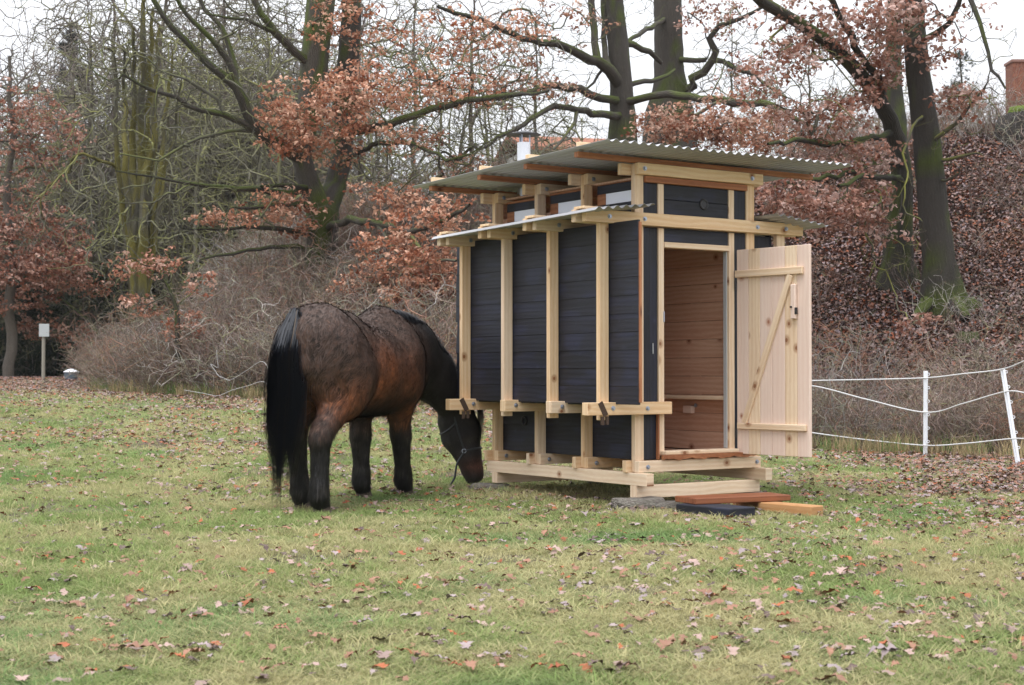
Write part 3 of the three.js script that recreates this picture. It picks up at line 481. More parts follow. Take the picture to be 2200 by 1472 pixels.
    const m = n.clone().addScaledVector(flow, 0.3).normalize(); for (let s = 0; s < 3; s++) fn.push(m.x, m.y, m.z); const c = []; tint(p.x, p.y, p.z, c); const y = 0.3 + 2.3 * Math.pow(noise3(p.x * 30, p.y * 30, p.z * 30), 1.6) * (0.5 + r()); for (let s = 0; s < 3; s++) fc.push(c[0] * y, c[1] * y, c[2] * y);
  }
  stuff(part('fur', geo(fp, null, fn, fc), coat, horse));
  // long hair: ribbons along a path
  const hairMat = std({ vertexColors: true, roughness: 0.62 });
  function hair(name, strands) {
    const P = [], I = [], N = [], K = [];
    for (const { path, w, c } of strands) { const o = P.length / 3, n = path.length; for (let i = 0; i < n; i++) { const t = i / (n - 1), a = path[Math.max(0, i - 1)], b = path[Math.min(n - 1, i + 1)], dir = V3().subVectors(b, a).normalize(), ref = Math.abs(dir.y) > 0.9 ? V3(0.3, 0, 1) : V3(0, 1, 0.2), s = V3().crossVectors(dir, ref).normalize(), q = w * (1 - t * t * 0.85); const nn = V3().crossVectors(s, dir).normalize();
      const p = path[i]; P.push(p.x + s.x * q, p.y + s.y * q, p.z + s.z * q, p.x - s.x * q, p.y - s.y * q, p.z - s.z * q); N.push(nn.x, nn.y, nn.z, nn.x, nn.y, nn.z); const e = 1 + t * 0.5; K.push(c[0] * e, c[1] * e, c[2] * e, c[0] * e, c[1] * e, c[2] * e); if (i) { const k = o + i * 2; I.push(k - 2, k - 1, k + 1, k - 2, k + 1, k); } } }
    return stuff(part(name, geo(P, I, null, K), hairMat, horse));
  }
  const tone = () => { const y = 0.6 + 0.9 * r(); return [0.016 * y, 0.018 * y, 0.025 * y]; };
  { // tail
    const S = [], locks = []; for (let k = 0; k < 46; k++) locks.push([r() * 6.283, Math.sqrt(r()) * 0.85, 0.72 + 0.5 * r()]);
    for (let k = 0; k < 1900; k++) {
      const [la, lq, ll] = locks[Math.floor(r() * locks.length)], a = r() * 6.283, q = Math.sqrt(r()) * 0.2, zz = Math.sin(la) * lq + Math.sin(a) * q, xx = Math.cos(la) * lq + Math.cos(a) * q, L = ll * (0.86 + 0.2 * r()), start = 0.42 * r(), path = [], wob = r() * 6.28, stray = r() < 0.05 ? 1.25 : 1;
      for (let i = 0; i <= 10; i++) { const s = start + i / 10 * (L - start * 0.5), w = (0.03 + 0.05 * sstep(0, 0.12, s) + 0.05 * sstep(0.05, 0.5, s) - 0.06 * sstep(0.7, 1.2, s)) * stray, back = -0.76 - 0.13 * sstep(0, 0.25, s) - 0.02 * s; path.push(V3(back + xx * w * 0.75, 1.47 - 0.1 * sstep(0, 0.2, s) - s * 0.97, -0.055 - 0.03 * sstep(0.5, 1.2, s) + zz * w * 1.2 + 0.012 * Math.sin(wob + s * 5))); }
      S.push({ path, w: 0.003 + 0.0028 * r(), c: r() < 0.06 ? [0.06, 0.04, 0.026] : tone() });
    }
    hair('tail', S);
  }
  { // mane along the crest, falling to both sides, and the forelock
    const S = [], crest = [[0.5, 1.51, 0], [0.75, 1.5, 0.02], [1.0, 1.45, 0.04], [1.24, 1.31, 0.08], [1.45, 1.12, 0.13], [1.6, 0.93, 0.19]];
    for (let k = 0; k < 900; k++) { const t = r() * 4.999, i = Math.floor(t), u = t - i, a = crest[i], b = crest[i + 1], p = V3(mix(a[0], b[0], u), mix(a[1], b[1], u) - 0.03, mix(a[2], b[2], u)), side = r() < 0.6 ? 1 : -1, L = 0.16 + 0.22 * r(), path = []; for (let j = 0; j <= 6; j++) { const s = j / 6; path.push(V3(p.x + 0.05 * s + 0.02 * Math.sin(k + s * 4), p.y + 0.05 * Math.sin(s * 2.2) * (1 - s) + 0.03 - L * s * s, p.z + side * (0.06 + 0.11 * sstep(0, 0.8, s) * (1 - 0.1 * s)) * sstep(0, 0.5, s))); } S.push({ path, w: 0.004 + 0.003 * r(), c: tone() }); }
    hair('mane', S);
    const Q = []; for (let k = 0; k < 420; k++) { const c = (r() - 0.5) * 0.17, L = 0.2 + 0.26 * r(), out = 0.02 + 0.045 * r(), path = []; for (let j = 0; j <= 6; j++) { const s = j / 6; path.push(hv(-0.16 + 0.16 * sstep(0, 0.35, s) + 0.02 * s + out * Math.sin(s * 2.6), 0.84 - L * s, c * (1 + 0.4 * s))); } Q.push({ path, w: 0.004 + 0.002 * r(), c: tone() }); }
    hair('forelock', Q);
  }
  // ears, eyes, nostrils, hooves
  const dark = std({ color: new THREE.Color(0.014, 0.012, 0.013), roughness: 0.7 });
  for (const s of [-1, 1]) { const g = new THREE.ConeGeometry(0.034, 0.16, 10); g.scale(1, 1, 0.6); const m = part('ear', g, dark, horse); m.position.copy(hv(-0.17, 0.85, s * 0.075)); m.rotation.set(-0.3 * s, -1.1, 0.35); }
  for (const s of [-1, 1]) part('eye', new THREE.SphereGeometry(0.018, 12, 10), std({ color: new THREE.Color(0.01, 0.007, 0.006), roughness: 0.12 }), horse).position.copy(hv(-0.015, 0.5, s * 0.09));
  for (const s of [-1, 1]) { const m = part('nostril', new THREE.SphereGeometry(0.014, 10, 8), dark, horse); m.position.copy(hv(0.045, 0.135, s * 0.052)); m.scale.set(0.9, 1.5, 0.9); }
  for (const [x, z] of [[-0.845, 0.196], [-0.51, -0.13], [0.825, 0.098], [0.5, -0.12]]) { const g = new THREE.CylinderGeometry(0.056, 0.073, 0.085, 18, 1); g.translate(0, 0.04, 0); const P = g.attributes.position; for (let i = 0; i < P.count; i++) P.setX(i, P.getX(i) - (P.getY(i) - 0.04) * 0.45); g.computeVertexNormals(); const m = part('hoof', g, std({ color: new THREE.Color(0.11, 0.078, 0.066), roughness: 0.8 }), horse); m.position.set(x, -0.005, z); }
  // halter with rings and a short strap end
  const hal = new THREE.Group(); hal.name = 'halter'; horse.add(hal); const strap = std({ color: new THREE.Color(0.035, 0.038, 0.045), roughness: 0.6 });
  const tube = (name, pts, rad, m) => part(name, new THREE.TubeGeometry(new THREE.CatmullRomCurve3(pts.map(p => hv(...p))), 20, rad, 6), m, hal);
  for (const s of [-1, 1]) { tube('cheek_strap', [[-0.21, 0.76, s * 0.125], [-0.17, 0.56, s * 0.13], [-0.1, 0.34, s * 0.098]], 0.008, strap); tube('throat_strap', [[-0.175, 0.57, s * 0.128], [-0.25, 0.5, s * 0.1], [-0.3, 0.47, s * 0.03]], 0.007, strap); const g = part('ring', new THREE.TorusGeometry(0.017, 0.004, 8, 18), M.steel, hal); g.position.copy(hv(-0.1, 0.33, s * 0.103)); g.rotation.y = -1.1; }
  tube('noseband', [[-0.1, 0.33, 0.1], [0.0, 0.35, 0.09], [0.062, 0.35, 0], [0.0, 0.35, -0.09], [-0.1, 0.33, -0.1], [-0.17, 0.3, -0.05], [-0.19, 0.29, 0], [-0.17, 0.3, 0.05], [-0.1, 0.33, 0.1]], 0.008, strap);
  tube('strap_end', [[-0.1, 0.32, 0.1], [-0.16, 0.22, 0.1], [-0.18, 0.1, 0.08], [-0.22, 0.03, 0.07]], 0.009, strap);
}
// ---------------------------------------------------------------- trees: a skeleton of nodes that reaches out to points in the crown
class Skeleton {
  constructor(seed) { this.r = rng(seed); this.x = []; this.y = []; this.z = []; this.par = []; this.rad = []; this.dx = []; this.dy = []; this.dz = []; this.fix = []; }
  add(x, y, z, par, rad = 0) { const i = this.x.length; this.x.push(x); this.y.push(y); this.z.push(z); this.par.push(par); this.rad.push(rad); this.fix.push(rad > 0); let a = 0, b = 1, c = 0; if (par >= 0) { a = x - this.x[par]; b = y - this.y[par]; c = z - this.z[par]; const l = Math.hypot(a, b, c) || 1; a /= l; b /= l; c /= l; } this.dx.push(a); this.dy.push(b); this.dz.push(c); return i; }
  /** a drawn stem or limb: points [Vector3, radius], from a node or from the ground; returns its node numbers */
  limb(pts, from = -1, step = 0.3, wob = 0.03) {
    const out = []; let par = from; const r = this.r;
    for (let i = 0; i < pts.length; i++) {
      const [p, q] = pts[i];
      if (i === 0) { if (from < 0) par = this.add(p.x, p.y, p.z, -1, q); out.push(par); continue; }
      const [o, s] = pts[i - 1], n = Math.max(1, Math.round(p.distanceTo(o) / step));
      for (let k = 1; k <= n; k++) { const t = k / n, w = k < n ? wob : wob * 0.3; par = this.add(mix(o.x, p.x, t) + (r() - 0.5) * w, mix(o.y, p.y, t) + (r() - 0.5) * w, mix(o.z, p.z, t) + (r() - 0.5) * w, par, mix(s, q, t)); out.push(par); }
    }
    return out;
  }
  nearest(x, y, z, minR = 0) { let b = -1, bd = 1e9; for (let i = 0; i < this.x.length; i++) { const a = x - this.x[i], c = y - this.y[i], e = z - this.z[i], d = Math.sqrt(a * a + c * c + e * e); if (d > bd) continue; const cs = d > 1e-6 ? (a * this.dx[i] + c * this.dy[i] + e * this.dz[i]) / d : 1, cost = d * (1 + 0.45 * (1 - cs)); if (cost < bd) { bd = cost; b = i; } } return b; }
  reach(p, step, wob, sag = 0) {
    const b = this.nearest(p.x, p.y, p.z), r = this.r, X = this.x[b], Y = this.y[b], Z = this.z[b], D = Math.hypot(p.x - X, p.y - Y, p.z - Z), n = Math.max(2, Math.min(14, Math.round(D / step))); let par = b;
    const c = 0.35 * D, cx = X + this.dx[b] * c, cy = Y + this.dy[b] * c, cz = Z + this.dz[b] * c;
    for (let k = 1; k <= n; k++) { const t = k / n, u = 1 - t, w = k < n ? wob * Math.min(1, D) : 0; par = this.add(u * u * X + 2 * u * t * cx + t * t * p.x + (r() - 0.5) * w, u * u * Y + 2 * u * t * cy + t * t * p.y + (r() - 0.5) * w - sag * Math.sin(t * 3.14) * D, u * u * Z + 2 * u * t * cz + t * t * p.z + (r() - 0.5) * w, par); }
    return par;
  }
  finish(tip = 0.004, power = 2.35) { const n = this.x.length, s = new Float64Array(n), kids = new Int32Array(n); for (let i = n - 1; i >= 0; i--) { const own = Math.max(Math.pow(tip, power), s[i]); const q = Math.pow(own, 1 / power); if (!this.fix[i]) this.rad[i] = q; if (this.par[i] >= 0) s[this.par[i]] += own; } return this; }
  /** first nodes of the chains whose thickest radius lies in [lo, hi) */
  roots(lo, hi) { const n = this.x.length, main = new Int32Array(n).fill(-1), out = []; for (let i = 0; i < n; i++) { const p = this.par[i]; if (p >= 0 && (main[p] < 0 || this.rad[i] > this.rad[main[p]])) main[p] = i; } for (let i = 0; i < n; i++) { const p = this.par[i]; if (!(p >= 0 && main[p] === i) && (main[i] >= 0 || p >= 0) && this.rad[i] >= lo && this.rad[i] < hi) out.push(i); } return out; }
  /** tubes of all chains whose thickest radius lies in [lo, hi) */
  tubes(lo, hi, col, minR = 0.003, only = -1) {
    const n = this.x.length, main = new Int32Array(n).fill(-1), P = [], N = [], C = [], U = [], I = [];
    for (let i = 0; i < n; i++) { const p = this.par[i]; if (p >= 0 && (main[p] < 0 || this.rad[i] > this.rad[main[p]])) main[p] = i; }
    for (let i = 0; i < n; i++) {
      const p = this.par[i]; if (p >= 0 && main[p] === i) continue;
      const chain = []; if (p >= 0) chain.push(p); for (let k = i; k >= 0; k = main[k]) chain.push(k);
      if (chain.length < 2) continue; const R0 = this.rad[i]; if (R0 < lo || R0 >= hi || (only >= 0 && i !== only)) continue;
      const S = R0 > 0.12 ? 14 : R0 > 0.05 ? 9 : R0 > 0.018 ? 5 : 3; let ux = 0.3, uy = 0.1, uz = 0.95, len = 0, o = P.length / 3;
      for (let k = 0; k < chain.length; k++) {
        const a = chain[Math.max(0, k - 1)], b = chain[Math.min(chain.length - 1, k + 1)], c = chain[k]; let tx = this.x[b] - this.x[a], ty = this.y[b] - this.y[a], tz = this.z[b] - this.z[a], l = Math.hypot(tx, ty, tz) || 1; tx /= l; ty /= l; tz /= l;
        let d = ux * tx + uy * ty + uz * tz; ux -= d * tx; uy -= d * ty; uz -= d * tz; l = Math.hypot(ux, uy, uz); if (l < 0.05) { ux = ty; uy = -tx; uz = 0.3; d = ux * tx + uy * ty + uz * tz; ux -= d * tx; uy -= d * ty; uz -= d * tz; l = Math.hypot(ux, uy, uz) || 1; } ux /= l; uy /= l; uz /= l;
        const vx = ty * uz - tz * uy, vy = tz * ux - tx * uz, vz = tx * uy - ty * ux, R = Math.max(minR, k === 0 && p >= 0 ? Math.min(R0 * 1.15, this.rad[c]) : this.rad[c]) * (k === chain.length - 1 && S === 3 ? 0.35 : 1);
        if (k) { const q = chain[k - 1]; len += Math.hypot(this.x[c] - this.x[q], this.y[c] - this.y[q], this.z[c] - this.z[q]); }
        for (let s = 0; s <= S; s++) { const A = s / S * 6.28318, ca = Math.cos(A), sa = Math.sin(A), nx = ux * ca + vx * sa, ny = uy * ca + vy * sa, nz = uz * ca + vz * sa; let bump = 1; if (S >= 9) bump = 1 + 0.09 * (noise3(this.x[c] * 3 + nx * 2, this.y[c] * 1.4, this.z[c] * 3 + nz * 2) - 0.5) + 0.06 * Math.sin(A * 3 + len * 0.6); const px = this.x[c] + nx * R * bump, py = this.y[c] + ny * R * bump, pz = this.z[c] + nz * R * bump; P.push(px, py, pz); N.push(nx, ny, nz); U.push(s / S * Math.max(1, Math.round(6.28 * R0 / 0.5)), len / 0.6); const k3 = col(px, py, pz, nx, ny, nz, R); C.push(k3[0], k3[1], k3[2]); }
        if (k) for (let s = 0; s < S; s++) { const q = o + k * (S + 1) + s, w = q - S - 1; I.push(w, w + 1, q + 1, w, q + 1, q); }
      }
    }
    const g = geo(P, I, N, C); g.setAttribute('uv', new THREE.Float32BufferAttribute(U, 2)); return g;
  }
}
const barkMat = std({ vertexColors: true, map: T.bark, bumpMap: T.barkBump, bumpScale: 0.02, roughness: 0.92 });
const twigMat = std({ vertexColors: true, roughness: 0.9 });
/** bark with cushions of moss that grow in patches, most on the upper sides of limbs */
const bark = (base, moss, amount, scale = 3) => (x, y, z, nx, ny, nz, R) => { const n = noise3(x * scale, y * scale, z * scale), f = noise3(x * 11, y * 11, z * 11), m = clamp(sstep(0.52, 0.62, n * 0.55 + f * 0.42 + 0.25 * ny + amount) ), t = 0.75 + 0.5 * f; return [mix(base[0] * t, moss[0], m), mix(base[1] * t, moss[1], m), mix(base[2] * t, moss[2], m)]; };
const OAK = [0.1, 0.09, 0.079], GREY = [0.1, 0.092, 0.082], MOSS = [0.1, 0.135, 0.022];
/** points spread through an ellipsoid */
function cloud(r, c, rx, ry, rz, n) { const out = []; for (let i = 0; i < n; i++) { let a, b, e; do { a = r() * 2 - 1; b = r() * 2 - 1; e = r() * 2 - 1; } while (a * a + b * b + e * e > 1); out.push(V3(c.x + a * rx, c.y + b * ry, c.z + e * rz)); } return out; }
const sprig = (seed) => { const r = rng(seed), gs = []; for (let i = 0; i < 6; i++) { const g = LEAF6[i % 3].clone(), s = 0.85 + 0.4 * r(); g.scale(s * 0.078, s * 0.078, s * 0.078); g.translate(0.045, 0, 0); g.rotateX((r() - 0.5) * 2); g.rotateZ((r() - 0.7) * 1.6); g.rotateY(i * 1.05 + r()); g.translate((r() - 0.5) * 0.17, (r() - 0.5) * 0.13, (r() - 0.5) * 0.17); gs.push(g); } return mergeGeometries(gs); };
const SPRIG = [sprig(1), sprig(2), sprig(3)];
const dryLeaf = new THREE.MeshPhysicalMaterial({ roughness: 1, transmission: 0.3, thickness: 0, specularIntensity: 0.3, side: THREE.DoubleSide });
function leafColour(r, c, tone) { const q = r(), y = 1.0 + 0.7 * r(); const [a, b, d] = tone; if (q < 0.5) c.setRGB(a * y, b * y, d * y); else if (q < 0.8) c.setRGB(a * 1.4 * y, b * 1.8 * y, d * 2.1 * y); else c.setRGB(a * 0.65 * y, b * 0.5 * y, d * 0.45 * y); }
/** finishes a tree: trunk and limbs, twigs, dead leaves at the given node numbers */
function buildTree(name, label, sk, o) {
  const t = thing(name, label, 'tree', o.group); t.position.copy(o.foot); const g = (x) => { x.translate(-o.foot.x, -o.foot.y, -o.foot.z); return x; };
  part('trunk', g(sk.tubes(o.trunkR, 99, o.bark)), barkMat, t); const cut = o.limbR >= o.trunkR ? o.trunkR : Math.max(o.limbR, 0.045);
  if (cut < o.trunkR) for (const i of sk.roots(cut, o.trunkR)) part('limb', g(sk.tubes(cut, o.trunkR, o.bark, 0.003, i)), barkMat, t);
  stuff(part('limbs_and_twigs', g(sk.tubes(0, cut, o.twig || o.bark, o.minR || 0.003)), twigMat, t));  // holds the thinner limbs too, and every limb of the bare trees
  if (o.leaves && o.leaves.length) for (let v = 0; v < 3; v++) { const r = rng(900 + v), mine = o.leaves.filter((_, i) => i % 3 === v); instanced('dead_leaves', SPRIG[v], dryLeaf, mine.length, (ob, c, i) => { const p = mine[i]; ob.position.set(p.x - o.foot.x, p.y - o.foot.y, p.z - o.foot.z); ob.rotation.set((r() - 0.5) * 0.9, r() * 6.283, (r() - 0.5) * 0.9); ob.scale.setScalar((o.leafSize || 1) * (0.7 + 0.6 * r())); leafColour(r, c, o.tone || [0.3, 0.125, 0.075]); }, t); }
  return t;
}
const L = (list, k = 1) => list.map(([px, py, d, r]) => [at(px, py, d), r * k]);
function reachAll(sk, pts, step, wob, sag) { const c = V3(sk.x[0], sk.y[0], sk.z[0]); // nearest targets first, so that boughs divide outwards
  const d = pts.map(p => { const b = sk.nearest(p.x, p.y, p.z); return [Math.hypot(p.x - sk.x[b], p.y - sk.y[b], p.z - sk.z[b]), p]; }); d.sort((a, b) => a[0] - b[0]); return d.map(([, p]) => sk.reach(p, step, wob, sag)); }
const leafyEnds = (sk, pts, r, n, sp) => { const out = []; for (const p of pts) for (let k = 0; k < n * 0.46; k++) out.push(V3(p.x + (r() - 0.5) * sp, p.y + (r() - 0.5) * sp * 0.7, p.z + (r() - 0.5) * sp)); return out; };
const footOf = (px, d) => { const x = (px - 1100) / F * d; return V3(x, ground(x, d), -d); };

{ // double-stemmed oak behind the horse
  const sk = new Skeleton(41), D = 31, foot = footOf(695, D);
  const base = sk.limb([[V3(foot.x, foot.y - 0.3, foot.z), 0.52], [V3(foot.x, foot.y + 0.25, foot.z), 0.38], ...L([[693, 520, D, 0.34], [695, 460, D, 0.34]])]);
  const fork = base[base.length - 1];
  const A = sk.limb([[at(695, 460, D), 0.28], ...L([[668, 400, D, 0.22], [650, 340, D, 0.2], [662, 250, D, 0.22], [676, 140, D, 0.28], [690, 0, D, 0.29], [700, -160, D, 0.27], [690, -420, D, 0.15]])], fork);
  const B = sk.limb([[at(695, 460, D), 0.28], ...L([[722, 400, D + 0.4, 0.22], [738, 320, D + 0.5, 0.2], [742, 200, D + 0.6, 0.22], [752, 60, D + 0.6, 0.22], [760, -120, D + 0.6, 0.16]])], fork);
  const near = (arr, px, py, d) => { const p = at(px, py, d); let b = arr[0], bd = 1e9; for (const i of arr) { const q = Math.hypot(sk.x[i] - p.x, sk.y[i] - p.y, sk.z[i] - p.z); if (q < bd) { bd = q; b = i; } } return b; };
  const grow = (from, list, k = 1) => { const p = V3(sk.x[from], sk.y[from], sk.z[from]); return sk.limb([[p, list[0][3] * 0.9 * k], ...L(list, 0.8 * k)], from, 0.3, 0.07); };
  const big = grow(near(A, 655, 330, D), [[600, 310, D - 0.5, 0.16], [556, 285, D - 0.8, 0.15], [530, 240, D - 1, 0.14], [508, 185, D - 1.2, 0.13], [470, 155, D - 1.4, 0.1], [420, 110, D - 1.6, 0.085], [370, 60, D - 1.8, 0.07], [330, 0, D - 2, 0.06], [300, -60, D - 2, 0.04]]);
  grow(near(big, 508, 185, D - 1.2), [[490, 130, D - 1.3, 0.08], [450, 80, D - 1.6, 0.065], [400, 30, D - 1.8, 0.055], [370, -20, D - 2, 0.045]]);
  grow(near(big, 500, 170, D - 1.2), [[495, 110, D - 1, 0.07], [478, 60, D - 1, 0.06], [440, 20, D - 1, 0.05], [420, -30, D - 1, 0.04]]);
  const low = grow(near(big, 556, 285, D - 0.8), [[520, 262, D - 1, 0.09], [480, 245, D - 1.2, 0.08], [430, 235, D - 1.5, 0.065], [380, 210, D - 1.8, 0.055], [330, 195, D - 2, 0.045], [265, 160, D - 2.4, 0.03]]);
  grow(near(low, 480, 245, D - 1.2), [[468, 215, D - 1.2, 0.045], [430, 190, D - 1.4, 0.04], [400, 170, D - 1.5, 0.035], [340, 150, D - 1.7, 0.028]]);
  grow(near(big, 556, 288, D - 0.8), [[520, 280, D - 0.9, 0.05], [460, 290, D - 1.1, 0.045], [400, 310, D - 1.3, 0.038], [340, 345, D - 1.6, 0.028], [260, 330, D - 2, 0.02]]);
  const up = grow(near(A, 676, 140, D), [[630, 110, D - 0.4, 0.11], [590, 70, D - 0.7, 0.1], [560, 30, D - 0.9, 0.085], [530, -20, D - 1, 0.07], [500, -80, D - 1, 0.05]]);
  grow(near(up, 590, 70, D - 0.7), [[570, 62, D - 1, 0.06], [530, 42, D - 1.2, 0.045], [490, 38, D - 1.3, 0.035], [440, 30, D - 1.4, 0.02]]);
  // low mossy boughs
  grow(near(A, 662, 398, D), [[620, 418, D - 0.3, 0.1], [580, 412, D - 0.6, 0.085], [540, 405, D - 1, 0.075], [480, 402, D - 1.3, 0.06], [410, 395, D - 1.8, 0.045], [330, 380, D - 2.2, 0.03], [250, 368, D - 2.6, 0.015]]);
  grow(near(A, 664, 405, D), [[640, 402, D - 0.4, 0.06], [600, 398, D - 0.6, 0.05], [560, 402, D - 0.9, 0.04]]);
  grow(near(base, 690, 445, D), [[650, 438, D - 0.5, 0.08], [600, 438, D - 0.9, 0.07], [560, 445, D - 1.2, 0.06], [515, 448, D - 1.5, 0.04]]);
  grow(near(base, 692, 500, D), [[650, 500, D - 0.4, 0.075], [600, 492, D - 0.8, 0.065], [560, 488, D - 1, 0.055], [500, 492, D - 1.3, 0.04], [430, 490, D - 1.7, 0.025]]);
  grow(near(base, 692, 540, D), [[640, 528, D - 0.6, 0.06], [580, 530, D - 1, 0.05], [500, 545, D - 1.5, 0.04], [430, 558, D - 1.9, 0.02]]);
  // boughs to the right with the great hanging spray of leaves
  const R1 = grow(near(B, 740, 290, D), [[790, 275, D - 0.8, 0.11], [850, 262, D - 1.6, 0.1], [920, 235, D - 2.4, 0.085], [1000, 215, D - 3, 0.07], [1090, 205, D - 3.5, 0.05], [1180, 195, D - 4, 0.03]]);
  grow(near(B, 738, 330, D), [[800, 310, D - 1, 0.06], [880, 305, D - 2, 0.05], [960, 345, D - 3, 0.035], [1010, 330, D - 3.4, 0.02]]);
  const R2 = grow(near(base, 700, 500, D), [[750, 470, D - 1.2, 0.09], [810, 480, D - 2.4, 0.08], [880, 500, D - 3.5, 0.065], [960, 470, D - 4.4, 0.05], [1010, 440, D - 5, 0.03]]);
  grow(near(R2, 810, 480, D - 2.4), [[850, 540, D - 3, 0.05], [900, 590, D - 3.6, 0.04], [960, 640, D - 4.2, 0.025]]);
  grow(near(R2, 880, 500, D - 3.5), [[920, 560, D - 4.2, 0.04], [980, 560, D - 5, 0.03]]);
  const r = rng(42), leaves = [], leafyAt = (px, py, d, rx, ry, rz, n, per, sp) => { const pts = cloud(r, at(px, py, d), rx, ry, rz, n); const ends = reachAll(sk, pts, 0.22, 0.12, 0.02).map(i => V3(sk.x[i], sk.y[i], sk.z[i])); leaves.push(...leafyEnds(sk, ends, r, per, sp)); };
  for (const [px, py, d, rx, ry, rz, n] of [[300, 120, D - 2, 2.2, 1.4, 1.4, 200], [430, 60, D - 1.5, 1.6, 1.2, 1.4, 150], [560, 40, D - 1, 1.4, 1.2, 1.4, 120], [420, 240, D - 1.5, 1.8, 1.0, 1.2, 170], [620, 60, D, 1.3, 1.3, 1.6, 110], [820, 60, D, 1.7, 1.4, 1.8, 160], [960, 280, D - 3, 1.4, 1.0, 1.2, 170], [420, 420, D - 1.8, 1.9, 0.8, 1.0, 160], [330, 480, D - 2, 1.5, 0.8, 1, 100], [560, 520, D - 1, 1.2, 0.6, 0.9, 80], [820, 340, D - 1, 1.2, 0.9, 1.4, 120], [1000, 130, D - 3, 1.5, 0.9, 1.3, 130]]) reachAll(sk, cloud(r, at(px, py, d), rx, ry, rz, n), 0.25, 0.14, 0);
  for (const z of [[690, 235, D - 1.4, 1.15, 0.8, 0.9, 120, 5, 0.42], [610, 270, D - 1.2, 0.5, 0.55, 0.6, 45, 5, 0.4], [780, 190, D - 1.2, 0.8, 0.5, 0.8, 60, 4, 0.42], [900, 195, D - 2, 0.9, 0.35, 0.8, 50, 4, 0.42], [1000, 185, D - 3, 0.8, 0.3, 0.7, 34, 4, 0.42], [880, 300, D - 2, 0.6, 0.3, 0.6, 30, 4, 0.4], [850, 540, D - 3.4, 0.7, 0.7, 0.8, 70, 5, 0.42], [780, 620, D - 3, 0.55, 0.3, 0.6, 44, 5, 0.38], [930, 590, D - 4.2, 0.5, 0.65, 0.7, 90, 5, 0.4], [890, 640, D - 4, 0.6, 0.35, 0.6, 50, 5, 0.38], [960, 460, D - 4.4, 0.5, 0.3, 0.6, 40, 4, 0.4], [820, 420, D - 2.4, 0.7, 0.35, 0.7, 36, 4, 0.42], [600, 440, D - 1, 0.9, 0.25, 0.7, 34, 4, 0.4], [520, 465, D - 1.4, 0.9, 0.2, 0.6, 28, 4, 0.4], [650, 480, D - 0.6, 0.5, 0.25, 0.5, 18, 4, 0.4], [760, 90, D, 0.9, 0.9, 1, 40, 3, 0.5], [700, 40, D - 0.6, 0.6, 0.6, 0.6, 22, 3, 0.5], [960, 90, D - 2, 1.2, 0.6, 0.9, 36, 3, 0.5], [1080, 60, D - 3, 0.9, 0.5, 0.8, 26, 3, 0.5], [720, 330, D - 0.8, 0.6, 0.3, 0.5, 22, 3, 0.45]]) leafyAt(...z);
  sk.finish(0.0055);
  buildTree('oak_tree', 'old double-stemmed oak with mossy boughs and rusty leaves on the bank behind the horse', sk, { foot, trunkR: 0.19, limbR: 0.035, bark: bark(OAK, MOSS, 0.04), twig: bark([0.085, 0.078, 0.062], [0.1, 0.11, 0.03], -0.02, 2), leaves, tone: [0.33, 0.16, 0.1], minR: 0.005 });
}
